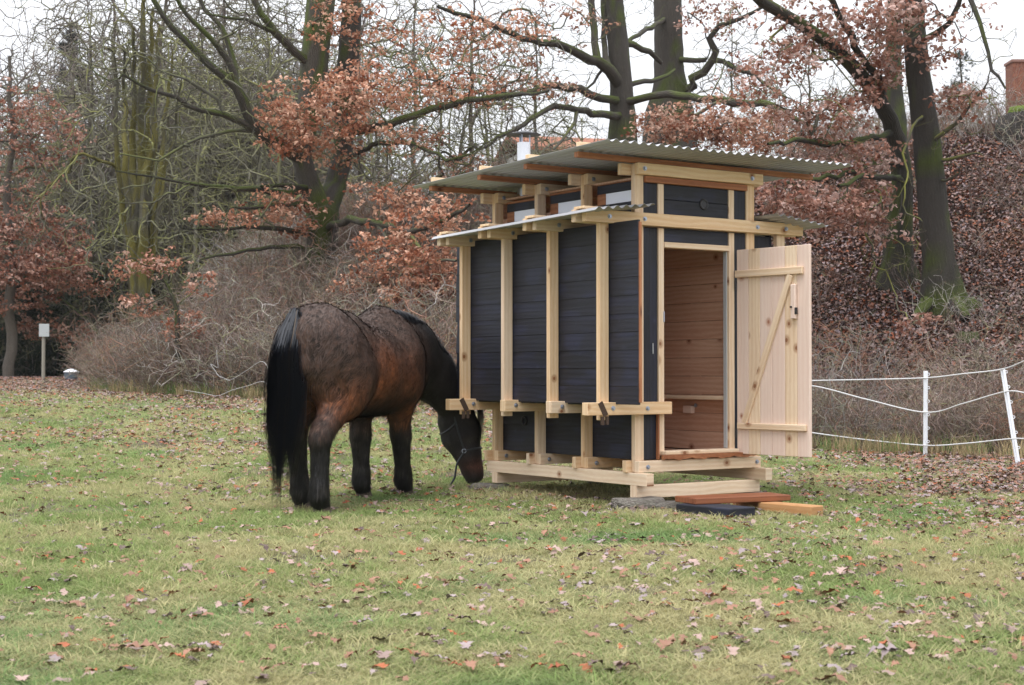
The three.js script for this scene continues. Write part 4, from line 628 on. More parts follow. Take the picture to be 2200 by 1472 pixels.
{ // the pair of oaks that rise behind the roof
  const sk = new Skeleton(51), D = 33, foot = footOf(1335, D);
  const base = sk.limb([[V3(foot.x, foot.y - 0.3, foot.z), 0.5], [V3(foot.x, foot.y + 0.3, foot.z), 0.4], ...L([[1340, 250, D, 0.28], [1336, 190, D, 0.25], [1330, 120, D, 0.23], [1322, 40, D, 0.22], [1310, -60, D, 0.2], [1300, -250, D, 0.1]])]);
  const near = (arr, px, py, d) => { const p = at(px, py, d); let b = arr[0], bd = 1e9; for (const i of arr) { const q = Math.hypot(sk.x[i] - p.x, sk.y[i] - p.y, sk.z[i] - p.z); if (q < bd) { bd = q; b = i; } } return b; };
  const grow = (from, list, k = 1) => { const p = V3(sk.x[from], sk.y[from], sk.z[from]); return sk.limb([[p, list[0][3] * 0.9 * k], ...L(list, 0.8 * k)], from, 0.3, 0.08); };
  const l1 = grow(near(base, 1336, 185, D), [[1310, 150, D - 0.4, 0.16], [1285, 130, D - 0.6, 0.14], [1250, 118, D - 0.9, 0.12], [1200, 95, D - 1.3, 0.1], [1140, 85, D - 1.8, 0.085], [1080, 65, D - 2.3, 0.07], [1010, 35, D - 2.8, 0.06], [940, 15, D - 3.2, 0.04]]);
  grow(near(l1, 1285, 130, D - 0.6), [[1278, 90, D - 0.5, 0.1], [1275, 40, D - 0.4, 0.1], [1272, -30, D - 0.4, 0.09], [1265, -140, D, 0.06]]);
  grow(near(l1, 1300, 140, D - 0.5), [[1300, 100, D, 0.08], [1300, 50, D, 0.075], [1296, 0, D, 0.07], [1285, -80, D, 0.05]]);
  const l2 = grow(near(base, 1338, 228, D), [[1290, 210, D - 0.5, 0.11], [1245, 190, D - 1, 0.1], [1200, 185, D - 1.4, 0.09], [1165, 187, D - 1.8, 0.075], [1100, 205, D - 2.3, 0.06], [1020, 215, D - 2.8, 0.045]]);
  const l3 = grow(near(base, 1340, 240, D), [[1290, 245, D - 1, 0.1], [1240, 235, D - 1.6, 0.085], [1190, 228, D - 2.2, 0.075], [1140, 255, D - 2.7, 0.06], [1090, 285, D - 3.2, 0.05], [1030, 320, D - 3.6, 0.03]]);
  grow(near(l3, 1240, 235, D - 1.6), [[1236, 262, D - 1.8, 0.05], [1215, 290, D - 2.2, 0.04], [1190, 320, D - 2.5, 0.03]]);
  const l4 = grow(near(base, 1340, 232, D), [[1400, 205, D - 0.8, 0.1], [1460, 205, D - 1.4, 0.1], [1530, 212, D - 2.2, 0.095], [1600, 220, D - 3, 0.09], [1660, 228, D - 3.6, 0.08], [1700, 250, D - 4, 0.06], [1760, 280, D - 4.4, 0.035]]);
  grow(near(base, 1336, 175, D), [[1385, 175, D + 0.3, 0.07], [1420, 168, D + 0.6, 0.06], [1450, 150, D + 1, 0.04]]);
  grow(near(base, 1330, 100, D), [[1360, 95, D + 0.3, 0.09], [1395, 110, D + 0.6, 0.08], [1420, 135, D + 1, 0.06]]);
  const r = rng(52), leaves = [], leafyAt = (px, py, d, rx, ry, rz, n, per, sp) => { const pts = cloud(r, at(px, py, d), rx, ry, rz, n); const ends = reachAll(sk, pts, 0.22, 0.12, 0.02).map(i => V3(sk.x[i], sk.y[i], sk.z[i])); leaves.push(...leafyEnds(sk, ends, r, per, sp)); };
  for (const [px, py, d, rx, ry, rz, n] of [[1180, 60, D - 1, 1.7, 0.9, 1.4, 170], [1060, 120, D - 2, 1.5, 0.9, 1.3, 150], [1160, 170, D - 2, 1.5, 0.6, 1.2, 150], [1100, 250, D - 3, 1.3, 0.8, 1.1, 170], [1220, 270, D - 2, 0.8, 0.5, 0.9, 80], [980, 330, D - 3, 0.9, 0.7, 0.9, 110], [1290, 10, D, 1.5, 0.9, 1.3, 110], [1560, 170, D - 2, 1.2, 0.7, 1.2, 90], [960, 400, D - 3.4, 0.9, 0.5, 0.8, 80]]) reachAll(sk, cloud(r, at(px, py, d), rx, ry, rz, n), 0.25, 0.14, 0);
  for (const z of [[1130, 190, D - 2, 1.2, 0.3, 0.8, 34, 3, 0.5], [1060, 120, D - 2, 1.0, 0.5, 0.8, 26, 3, 0.5], [1200, 60, D - 1, 1.0, 0.6, 0.8, 22, 3, 0.5], [1440, 265, D - 3, 0.7, 0.35, 0.6, 60, 5, 0.42], [1540, 280, D - 3, 0.7, 0.35, 0.7, 66, 5, 0.42], [1640, 285, D - 4, 0.7, 0.45, 0.7, 66, 5, 0.42], [1560, 215, D - 3, 0.7, 0.25, 0.6, 16, 3, 0.5], [1000, 360, D - 3.4, 0.6, 0.3, 0.6, 20, 4, 0.4], [900, 440, D - 3.4, 0.7, 0.35, 0.6, 26, 4, 0.4]]) leafyAt(...z);
  sk.finish(0.0055);
  buildTree('oak_tree', 'mossy crooked oak with horizontal boughs rising behind the cabin roof', sk, { foot, trunkR: 0.19, limbR: 0.035, bark: bark(OAK, MOSS, -0.03), twig: bark([0.085, 0.078, 0.062], [0.1, 0.11, 0.03], -0.02, 2), leaves, tone: [0.29, 0.155, 0.105], minR: 0.005 });
}
{
  const sk = new Skeleton(55), D = 36, foot = footOf(1442, D);
  const base = sk.limb([[V3(foot.x, foot.y - 0.3, foot.z), 0.75], ...L([[1442, 240, D, 0.58], [1442, 205, D, 0.45], [1440, 160, D, 0.37], [1437, 80, D, 0.34], [1434, -20, D, 0.33], [1432, -250, D, 0.2]])]);
  const near = (arr, px, py, d) => { const p = at(px, py, d); let b = arr[0], bd = 1e9; for (const i of arr) { const q = Math.hypot(sk.x[i] - p.x, sk.y[i] - p.y, sk.z[i] - p.z); if (q < bd) { bd = q; b = i; } } return b; };
  const grow = (from, list, k = 1) => { const p = V3(sk.x[from], sk.y[from], sk.z[from]); return sk.limb([[p, list[0][3] * 0.9 * k], ...L(list, 0.8 * k)], from, 0.3, 0.08); };
  const c1 = grow(near(base, 1442, 195, D), [[1490, 185, D - 0.4, 0.13], [1486, 168, D - 0.5, 0.13], [1512, 155, D - 0.6, 0.12], [1530, 128, D - 0.8, 0.11], [1537, 110, D - 0.9, 0.1], [1525, 82, D - 1, 0.09], [1545, 55, D - 1.1, 0.075], [1590, 40, D - 1.3, 0.06], [1640, 15, D - 1.5, 0.04]]);
  grow(near(c1, 1530, 132, D - 0.8), [[1570, 140, D - 1, 0.07], [1610, 155, D - 1.3, 0.06], [1640, 180, D - 1.5, 0.045], [1690, 210, D - 1.8, 0.03]]);
  grow(near(base, 1440, 135, D), [[1480, 130, D - 0.4, 0.08], [1515, 128, D - 0.7, 0.07]]);
  grow(near(base, 1438, 40, D), [[1400, 60, D - 1, 0.07], [1360, 80, D - 2, 0.06], [1310, 130, D - 3, 0.05], [1260, 190, D - 3.6, 0.03]]);
  const r = rng(56), leaves = [], leafyAt = (px, py, d, rx, ry, rz, n, per, sp) => { const pts = cloud(r, at(px, py, d), rx, ry, rz, n); const ends = reachAll(sk, pts, 0.22, 0.12, 0.02).map(i => V3(sk.x[i], sk.y[i], sk.z[i])); leaves.push(...leafyEnds(sk, ends, r, per, sp)); };
  for (const [px, py, d, rx, ry, rz, n] of [[1560, 90, D - 1, 1.2, 1.2, 1.2, 110], [1390, 40, D, 0.9, 1.0, 1, 60], [1620, 190, D - 1, 0.9, 0.6, 0.9, 60]]) reachAll(sk, cloud(r, at(px, py, d), rx, ry, rz, n), 0.25, 0.14, 0);
  for (const z of [[1540, 30, D - 1, 0.8, 0.5, 0.7, 26, 3, 0.5], [1500, 20, D - 1, 0.5, 0.4, 0.5, 16, 3, 0.5], [1600, 150, D - 1, 0.5, 0.4, 0.5, 14, 3, 0.5]]) leafyAt(...z);
  sk.finish(0.0055);
  buildTree('oak_tree', 'thick straight oak trunk with a crooked side bough above the cabin roof', sk, { foot, trunkR: 0.19, limbR: 0.035, bark: bark(OAK, MOSS, -0.09), twig: bark([0.085, 0.078, 0.062], [0.1, 0.11, 0.03], -0.02, 2), leaves, tone: [0.28, 0.15, 0.11], minR: 0.005 });
}
{ // big oak on the right-hand bank and its darker companion
  const sk = new Skeleton(61), D = 25.5, foot = footOf(2022, D);
  const base = sk.limb([[V3(foot.x + 0.1, foot.y - 0.35, foot.z), 0.62], [V3(foot.x + 0.05, foot.y + 0.1, foot.z), 0.4], ...L([[2018, 560, D, 0.27], [2008, 470, D, 0.255], [1997, 350, D, 0.235], [1985, 240, D, 0.215], [1970, 120, D, 0.195], [1963, 20, D, 0.18], [1958, -120, D, 0.17], [1950, -300, D, 0.08]])]);
  for (const [dx, dz] of [[0.75, 0.35], [-0.55, 0.5], [0.2, 0.8]]) sk.limb([[V3(foot.x + dx * 0.25, foot.y + 0.28, foot.z + dz * 0.25), 0.16], [V3(foot.x + dx * 0.6, foot.y + 0.0, foot.z + dz * 0.6), 0.13], [V3(foot.x + dx, foot.y - 0.25, foot.z + dz), 0.07]], base[1]);
  const near = (arr, px, py, d) => { const p = at(px, py, d); let b = arr[0], bd = 1e9; for (const i of arr) { const q = Math.hypot(sk.x[i] - p.x, sk.y[i] - p.y, sk.z[i] - p.z); if (q < bd) { bd = q; b = i; } } return b; };
  const grow = (from, list, k = 1) => { const p = V3(sk.x[from], sk.y[from], sk.z[from]); return sk.limb([[p, list[0][3] * 0.9 * k], ...L(list, 0.8 * k)], from, 0.25, 0.07); };
  grow(near(base, 1995, 330, D), [[2030, 285, D - 0.4, 0.05], [2060, 260, D - 0.6, 0.045], [2085, 225, D - 0.8, 0.04], [2115, 190, D - 1, 0.025]]);
  grow(near(base, 1998, 345, D), [[2040, 342, D - 0.3, 0.04], [2070, 336, D - 0.5, 0.034], [2100, 328, D - 0.7, 0.02]]);
  grow(near(base, 2003, 390, D), [[2035, 388, D - 0.3, 0.03], [2060, 372, D - 0.5, 0.015]]);
  const u1 = grow(near(base, 1965, 90, D), [[2010, 70, D - 0.4, 0.07], [2040, 50, D - 0.6, 0.055], [2058, 10, D - 0.8, 0.05], [2070, -60, D - 1, 0.03]]);
  grow(near(base, 1960, 0, D), [[2050, -60, D - 1, 0.06], [2090, 10, D - 1.4, 0.05], [2115, 80, D - 1.6, 0.04], [2130, 150, D - 1.8, 0.034], [2160, 190, D - 2, 0.02]]);
  grow(near(base, 1985, 250, D), [[1960, 270, D - 0.6, 0.03], [1940, 330, D - 0.8, 0.028], [1960, 400, D - 0.9, 0.02]]);
  const r = rng(62), leaves = [], leafyAt = (px, py, d, rx, ry, rz, n, per, sp) => { const pts = cloud(r, at(px, py, d), rx, ry, rz, n); const ends = reachAll(sk, pts, 0.2, 0.12, 0.02).map(i => V3(sk.x[i], sk.y[i], sk.z[i])); leaves.push(...leafyEnds(sk, ends, r, per, sp)); };
  for (const [px, py, d, rx, ry, rz, n] of [[2080, 230, D - 1, 0.7, 0.6, 0.8, 50], [2120, 90, D - 1.4, 0.7, 0.7, 0.8, 50], [1930, 480, D - 0.8, 0.5, 0.9, 0.6, 60], [2060, 330, D - 0.6, 0.5, 0.3, 0.5, 24]]) reachAll(sk, cloud(r, at(px, py, d), rx, ry, rz, n), 0.22, 0.14, 0);
  for (const z of [[2060, 220, D - 0.8, 0.35, 0.28, 0.4, 26, 4, 0.36], [1960, 40, D - 0.8, 0.8, 0.5, 0.5, 44, 4, 0.4], [2010, 110, D - 0.6, 0.35, 0.3, 0.4, 16, 3, 0.4], [2090, 30, D - 1, 0.4, 0.3, 0.4, 8, 2, 0.5], [1900, 20, D - 1, 0.5, 0.4, 0.5, 22, 4, 0.4]]) leafyAt(...z);
  const plain = bark([0.085, 0.077, 0.07], MOSS, -0.05), mossy = bark([0.08, 0.072, 0.062], MOSS, 0.09);
  sk.finish(0.005);
  buildTree('oak_tree', 'tall leaning oak with bare grey trunk and mossy root on the leafy bank', sk, { foot, trunkR: 0.17, limbR: 0.025, bark: (x, y, z, nx, ny, nz, R) => (y < foot.y + 0.45 + 0.6 * nx ? mossy : plain)(x, y, z, nx, ny, nz, R), twig: bark([0.075, 0.068, 0.055], [0.14, 0.14, 0.025], 0.02, 2), leaves, tone: [0.26, 0.14, 0.105], minR: 0.004 });
}
{
  const sk = new Skeleton(71), D = 26.5, foot = footOf(1932, D);
  const base = sk.limb([[V3(foot.x, foot.y - 0.3, foot.z), 0.5], ...L([[1930, 560, D, 0.27], [1934, 470, D, 0.22], [1940, 390, D, 0.185], [1930, 310, D, 0.165], [1911, 255, D - 0.2, 0.14], [1880, 195, D - 0.6, 0.125], [1835, 145, D - 1, 0.12], [1780, 90, D - 1.5, 0.11], [1710, 45, D - 2, 0.095], [1640, 5, D - 2.6, 0.09], [1590, -40, D - 3, 0.06]])]);
  const near = (arr, px, py, d) => { const p = at(px, py, d); let b = arr[0], bd = 1e9; for (const i of arr) { const q = Math.hypot(sk.x[i] - p.x, sk.y[i] - p.y, sk.z[i] - p.z); if (q < bd) { bd = q; b = i; } } return b; };
  const grow = (from, list, k = 1) => { const p = V3(sk.x[from], sk.y[from], sk.z[from]); return sk.limb([[p, list[0][3] * 0.9 * k], ...L(list, 0.8 * k)], from, 0.25, 0.08); };
  const st = grow(near(base, 1938, 320, D), [[1925, 240, D + 0.3, 0.2], [1922, 150, D + 0.5, 0.18], [1920, 60, D + 0.6, 0.17], [1915, -60, D + 0.6, 0.12]]);
  const s2 = grow(near(base, 1905, 235, D - 0.3), [[1890, 170, D - 0.8, 0.08], [1850, 120, D - 1.2, 0.075], [1820, 60, D - 1.6, 0.07], [1790, 5, D - 2, 0.06], [1760, -60, D - 2.2, 0.04]]);
  grow(near(base, 1940, 350, D), [[1890, 350, D - 1, 0.06], [1830, 370, D - 1.8, 0.05], [1760, 385, D - 2.4, 0.045], [1690, 395, D - 3, 0.03]]);
  grow(near(base, 1938, 400, D), [[1900, 380, D - 1.4, 0.06], [1855, 378, D - 2, 0.055], [1800, 400, D - 2.6, 0.03]]);
  grow(near(base, 1925, 270, D), [[1860, 300, D - 1, 0.07], [1790, 310, D - 1.8, 0.06], [1720, 300, D - 2.6, 0.05], [1650, 310, D - 3.4, 0.03]]);
  const r = rng(72), leaves = [], leafyAt = (px, py, d, rx, ry, rz, n, per, sp) => { const pts = cloud(r, at(px, py, d), rx, ry, rz, n); const ends = reachAll(sk, pts, 0.2, 0.12, 0.02).map(i => V3(sk.x[i], sk.y[i], sk.z[i])); leaves.push(...leafyEnds(sk, ends, r, per, sp)); };
  for (const [px, py, d, rx, ry, rz, n] of [[1720, 160, D - 2, 1.0, 0.8, 1, 110], [1760, 290, D - 2, 0.9, 0.6, 0.9, 90], [1850, 420, D - 1.6, 0.6, 0.6, 0.7, 60], [1900, 560, D - 1.2, 0.4, 0.6, 0.6, 60]]) reachAll(sk, cloud(r, at(px, py, d), rx, ry, rz, n), 0.22, 0.14, 0.03);
  for (const z of [[1720, 50, D - 2, 0.8, 0.5, 0.7, 46, 4, 0.45], [1800, 90, D - 1.6, 0.7, 0.5, 0.6, 36, 4, 0.45], [1860, 60, D - 1, 0.6, 0.5, 0.6, 40, 4, 0.45], [1680, 130, D - 2.4, 0.5, 0.35, 0.6, 30, 4, 0.4], [1900, 150, D - 0.8, 0.45, 0.5, 0.5, 40, 5, 0.4], [1830, 230, D - 1.4, 0.6, 0.35, 0.6, 40, 4, 0.4], [1740, 250, D - 2.2, 0.7, 0.35, 0.7, 46, 4, 0.4], [1800, 320, D - 2, 0.8, 0.35, 0.7, 44, 4, 0.45], [1880, 330, D - 1.4, 0.4, 0.3, 0.5, 16, 4, 0.45], [1700, 420, D - 3, 0.5, 0.35, 0.5, 44, 5, 0.4], [1790, 450, D - 2.4, 0.5, 0.35, 0.5, 44, 5, 0.4], [1870, 430, D - 1.6, 0.35, 0.3, 0.4, 26, 5, 0.38], [1900, 500, D - 1.2, 0.25, 0.35, 0.3, 16, 4, 0.36], [1960, 690, D - 2.4, 0.35, 0.12, 0.3, 10, 4, 0.3], [1640, 170, D - 3, 0.4, 0.4, 0.5, 16, 4, 0.4]]) leafyAt(...z);
  sk.finish(0.005);
  buildTree('oak_tree', 'dark mossy oak arching over the cabin with clusters of dry brown leaves', sk, { foot, trunkR: 0.18, limbR: 0.025, bark: bark([0.07, 0.065, 0.055], MOSS, 0.05), twig: bark([0.08, 0.075, 0.055], [0.15, 0.15, 0.03], 0.02, 2), leaves, tone: [0.26, 0.14, 0.105], minR: 0.004 });
}
// ---------------------------------------------------------------- the wood behind: bare trees, evergreens, saplings
function bareTree(seed, o) {
  const sk = new Skeleton(seed), r = rng(seed + 1), H = o.h, tops = [];
  for (let k = 0; k < o.stems; k++) { const a = r() * 6.28, sp = o.spread * (0.4 + 0.8 * r()) * (o.stems > 1 ? 1 : 0.3), q = o.rad * (o.stems > 1 ? 0.55 + 0.5 * r() : 1), lean = (t) => sp * Math.pow(t, 1.2); const pts = []; for (let i = 0; i <= 6; i++) { const t = i / 6; pts.push([V3(Math.cos(a) * (lean(t) + 0.12 * (o.stems > 1)) + (r() - 0.5) * 0.25 * t, H * 0.92 * t * (o.stems > 1 ? 0.75 + 0.25 * r() : 1) - (i ? 0 : 0.3), Math.sin(a) * (lean(t) + 0.12 * (o.stems > 1)) + (r() - 0.5) * 0.25 * t), q * (1 - 0.82 * t) * (i ? 1 : 1.3)]); } sk.limb(pts, -1, 0.7, 0.12); }
  const pts = cloud(r, V3(0, H * o.mid, 0), o.rx, H * o.ry, o.rx, o.n); for (const p of pts) { const k = clamp(1.15 - Math.abs(p.y / H - o.mid) * 1.1); p.x *= k; p.z *= k; }
  const boughs = cloud(r, V3(0, H * o.mid, 0), o.rx * 0.75, H * o.ry * 0.8, o.rx * 0.75, 16); for (const p of boughs) sk.reach(p, 0.6, 0.35, -0.04);
  reachAll(sk, pts, 0.45, 0.3, o.sag || 0); sk.finish(o.tip || 0.01, 2.5); return sk;
}
const lichen = [0.19, 0.175, 0.035];
const kinds = [
  bareTree(311, { h: 13, stems: 1, rad: 0.13, spread: 0.8, mid: 0.56, rx: 3.4, ry: 0.46, n: 1000 }),
  bareTree(312, { h: 10, stems: 4, rad: 0.1, spread: 1.6, mid: 0.52, rx: 3.2, ry: 0.5, n: 1000 }),
  bareTree(313, { h: 15, stems: 1, rad: 0.15, spread: 0.5, mid: 0.58, rx: 3.6, ry: 0.44, n: 1050 }),
];
const greyBark = bark([0.17, 0.152, 0.135], [0.15, 0.15, 0.06], -0.06, 1.5), olive = bark([0.155, 0.145, 0.11], [0.17, 0.17, 0.055], 0.02, 1.2), mauve = bark([0.18, 0.145, 0.13], [0.13, 0.12, 0.08], -0.1, 1.5);
{
  const made = kinds.map((sk, k) => { const t = buildTree('bare_tree', '', sk, { foot: V3(), trunkR: 0.075, limbR: 9, bark: [greyBark, olive, mauve][k], minR: 0.009, group: 'bare trees of the wood' }); return t; });
  const used = [0, 0, 0], rr = rng(77);
  const spots = [[30, 60, 0, 1.0], [80, 52, 1, 1.0], [150, 66, 2, 1.05], [190, 54, 0, 1.1], [235, 60, 2, 1.15], [280, 50, 1, 1.3], [345, 58, 2, 1.2], [385, 48, 1, 1.1], [430, 62, 0, 1.05], [475, 54, 2, 0.9], [520, 48, 1, 0.85], [575, 60, 0, 1.0], [625, 46, 1, 0.85], [775, 52, 2, 0.8], [830, 44, 1, 0.75], [890, 56, 0, 0.95], [945, 46, 1, 0.75], [1010, 52, 2, 0.75], [1075, 48, 1, 0.7], [1150, 58, 0, 0.8], [1225, 56, 1, 0.6], [1500, 58, 1, 0.55], [1570, 52, 0, 0.6], [1650, 56, 1, 0.65], [1740, 50, 0, 0.55], [1830, 54, 1, 0.6], [1890, 48, 0, 0.5], [2060, 50, 1, 0.45], [2110, 62, 0, 0.5], [-30, 50, 2, 0.9]];
  for (const [px, d, k, s] of spots) {
    const t = used[k]++ ? made[k].clone() : made[k]; if (used[k] > 1) { t.name = numbered('bare_tree'); scene.add(t); }
    const x = (px - 1100) / F * d; t.position.set(x, ground(x, d) - 0.1, -d); t.scale.setScalar(s); t.rotation.y = rr() * 6.28;
    const [label, group] = d < 49 ? ['bare twiggy tree at the near edge of the wood', 'bare trees at the edge of the wood'] : ['bare grey tree deeper in the wood under the white sky', 'bare trees deeper in the wood'];
    tag(t, label, 'tree', group);
  }
}
{ // the far wood: a mass of twigs that nobody could count
  const th = [[411, 5.5, 5, 1500, [0.17, 0.15, 0.13]], [412, 4.2, 7, 1300, [0.165, 0.15, 0.115]], [413, 7, 3, 1600, [0.175, 0.145, 0.13]]].map(([seed, h, stems, n, c]) => { const sk = bareTree(seed, { h, stems, rad: 0.05, spread: 1.3, mid: 0.5, rx: h * 0.5, ry: 0.52, n, tip: 0.005 }); return sk.tubes(0, 9, bark(c, [0.19, 0.19, 0.08], -0.04, 1.2), 0.0042); });
  const r = rng(414); th.forEach((g, v) => instanced('thicket', g, twigMat, 195, (o, c, i) => { const left = r() < 0.68, px = left ? -80 + 760 * r() : 700 + 1560 * r(), d = left ? 53 + 34 * r() : 46 + 36 * r(), x = (px - 1100) / F * d; if (!left && ((px > 1180 && px < 1330) || (px > 2030 && d < 63))) return false; const s = left ? 0.85 + (px < 170 ? 0.5 : 1.15) * r() : (px > 1300 ? 0.4 : 0.62) * (0.7 + 0.5 * r()); o.position.set(x, ground(x, d) - 0.2 + (left ? 0 : 0), -d); o.rotation.y = r() * 6.28; o.scale.set(s, s * (0.8 + 0.5 * r()), s); const y = 0.75 + 0.4 * r(); c.setRGB(y, y, y); }));
}
{ // upright stems crusted with yellow-green lichen
  const sk = new Skeleton(331), D = 41, foot = footOf(300, D), r = rng(332);
  const f0 = V3(foot.x, foot.y - 0.3, foot.z); const b = sk.limb([[f0, 0.4], [V3(foot.x, foot.y + 0.8, foot.z), 0.3]]);
  for (const [dx, top, q] of [[-60, 130, 0.09], [-40, 110, 0.1], [-22, 60, 0.12], [0, -20, 0.15], [14, 20, 0.13], [28, 60, 0.11], [52, 120, 0.09], [70, 180, 0.07]]) sk.limb([[V3(foot.x, foot.y + 0.8, foot.z), q * 1.2], ...L([[300 + dx * 0.5, 480, D + (r() - 0.5), q], [303 + dx * 0.85, 330, D + (r() - 0.5) * 2, q * 0.8], [308 + dx, top + 100, D + (r() - 0.5) * 2, q * 0.55], [312 + dx * 1.1, top, D + (r() - 0.5) * 2, q * 0.3]])], b[b.length - 1], 0.5, 0.12);
  for (const [px, py, rx, ry, n] of [[230, 250, 2.2, 2.2, 330], [390, 230, 1.8, 2.2, 200], [250, 430, 2.6, 1.6, 330], [330, 560, 2.2, 1.2, 200], [300, 90, 1.8, 1.6, 160], [160, 480, 1.8, 1.4, 160]]) reachAll(sk, cloud(r, at(px, py, D), rx, ry, 1.8, n), 0.4, 0.25, 0);
  sk.finish(0.008, 2.45);
  buildTree('lichen_tree', 'many-stemmed bare tree crusted with yellow-green lichen in the wood', sk, { foot, trunkR: 0.085, limbR: 0.03, bark: bark([0.12, 0.115, 0.08], lichen, 0.12, 1.2), twig: bark([0.14, 0.135, 0.11], [0.17, 0.17, 0.05], 0.0, 1.2), minR: 0.007 });
}
function sapling(seed, label, px, py, D, top, zones, tone, size) {
  const sk = new Skeleton(seed), r = rng(seed + 1), g0 = footOf(px, D), foot = V3(g0.x, g0.y, g0.z); sk.limb([[V3(foot.x, foot.y - 0.2, foot.z), 0.075], [V3(foot.x, foot.y + 0.1, foot.z), 0.06], ...L(top.map(([a, b, q]) => [a, b, D, q]))], -1, 0.25, 0.06);
  const leaves = []; for (const [zx, zy, rx, ry, n, per] of zones) { const ends = reachAll(sk, cloud(r, at(zx, zy, D), rx, ry, rx * 0.8, n), 0.2, 0.12, 0).map(i => V3(sk.x[i], sk.y[i], sk.z[i])); if (per) leaves.push(...leafyEnds(sk, ends, r, per, 0.36)); }
  sk.finish(0.005); return buildTree('oak_sapling', label, sk, { foot, trunkR: 0.04, limbR: 0.02, bark: bark(OAK, MOSS, 0.03), twig: bark([0.09, 0.08, 0.065], MOSS, -0.05, 2), leaves, tone, minR: 0.005, leafSize: size });
}
sapling(351, 'slender young oak with a few pale rusty leaves at the foot of the bank', 388, 800, 26.5, [[384, 760, 0.06], [380, 690, 0.05], [372, 640, 0.035], [345, 590, 0.02]], [[290, 575, 0.35, 0.18, 16, 3], [350, 560, 0.4, 0.18, 16, 3], [300, 655, 0.35, 0.15, 14, 3], [400, 700, 0.3, 0.2, 16, 3], [430, 610, 0.25, 0.2, 10, 3], [360, 650, 0.6, 0.5, 30, 0]], [0.29, 0.145, 0.1], 0.85);
sapling(353, 'spreading young oak with rusty leaves in front of the dark evergreens', 235, 800, 46.5, [[225, 740, 0.09], [190, 690, 0.07], [140, 650, 0.05], [90, 610, 0.03]], [[190, 610, 0.8, 0.4, 26, 3], [80, 705, 0.9, 0.26, 28, 3], [170, 720, 0.8, 0.32, 24, 3], [110, 580, 1.2, 0.7, 34, 3], [40, 640, 1.1, 0.7, 30, 3], [160, 660, 1.2, 0.8, 60, 0]], [0.28, 0.14, 0.095], 1.3);
{ // beech that keeps its red-brown leaves
  const sk = new Skeleton(361), D = 45, foot = footOf(20, D), r = rng(362), leaves = [];
  sk.limb([[V3(foot.x, foot.y - 0.2, foot.z), 0.17], ...L([[25, 600, D, 0.14], [15, 400, D, 0.11], [25, 250, D, 0.07], [20, 120, D, 0.04]])], -1, 0.5, 0.15);
  for (const [px, py, rx, ry, n, per] of [[30, 240, 1.6, 0.9, 60, 5], [90, 290, 1.2, 0.9, 50, 5], [20, 390, 1.6, 0.8, 60, 4], [60, 520, 1.8, 1.1, 120, 7], [110, 560, 1.2, 0.8, 60, 7], [20, 600, 1.6, 0.9, 80, 7], [50, 400, 2.4, 2.6, 200, 0]]) { const ends = reachAll(sk, cloud(r, at(px, py, D), rx, ry, 1.5, n), 0.4, 0.25, 0).map(i => V3(sk.x[i], sk.y[i], sk.z[i])); if (per) leaves.push(...leafyEnds(sk, ends, r, per, 0.7)); }
  sk.finish(0.008); buildTree('beech_tree', 'beech with lasting red-brown leaves at the meadow edge', sk, { foot, trunkR: 0.1, limbR: 0.03, bark: greyBark, leaves, tone: [0.24, 0.115, 0.08], minR: 0.007, leafSize: 1.3 });
}
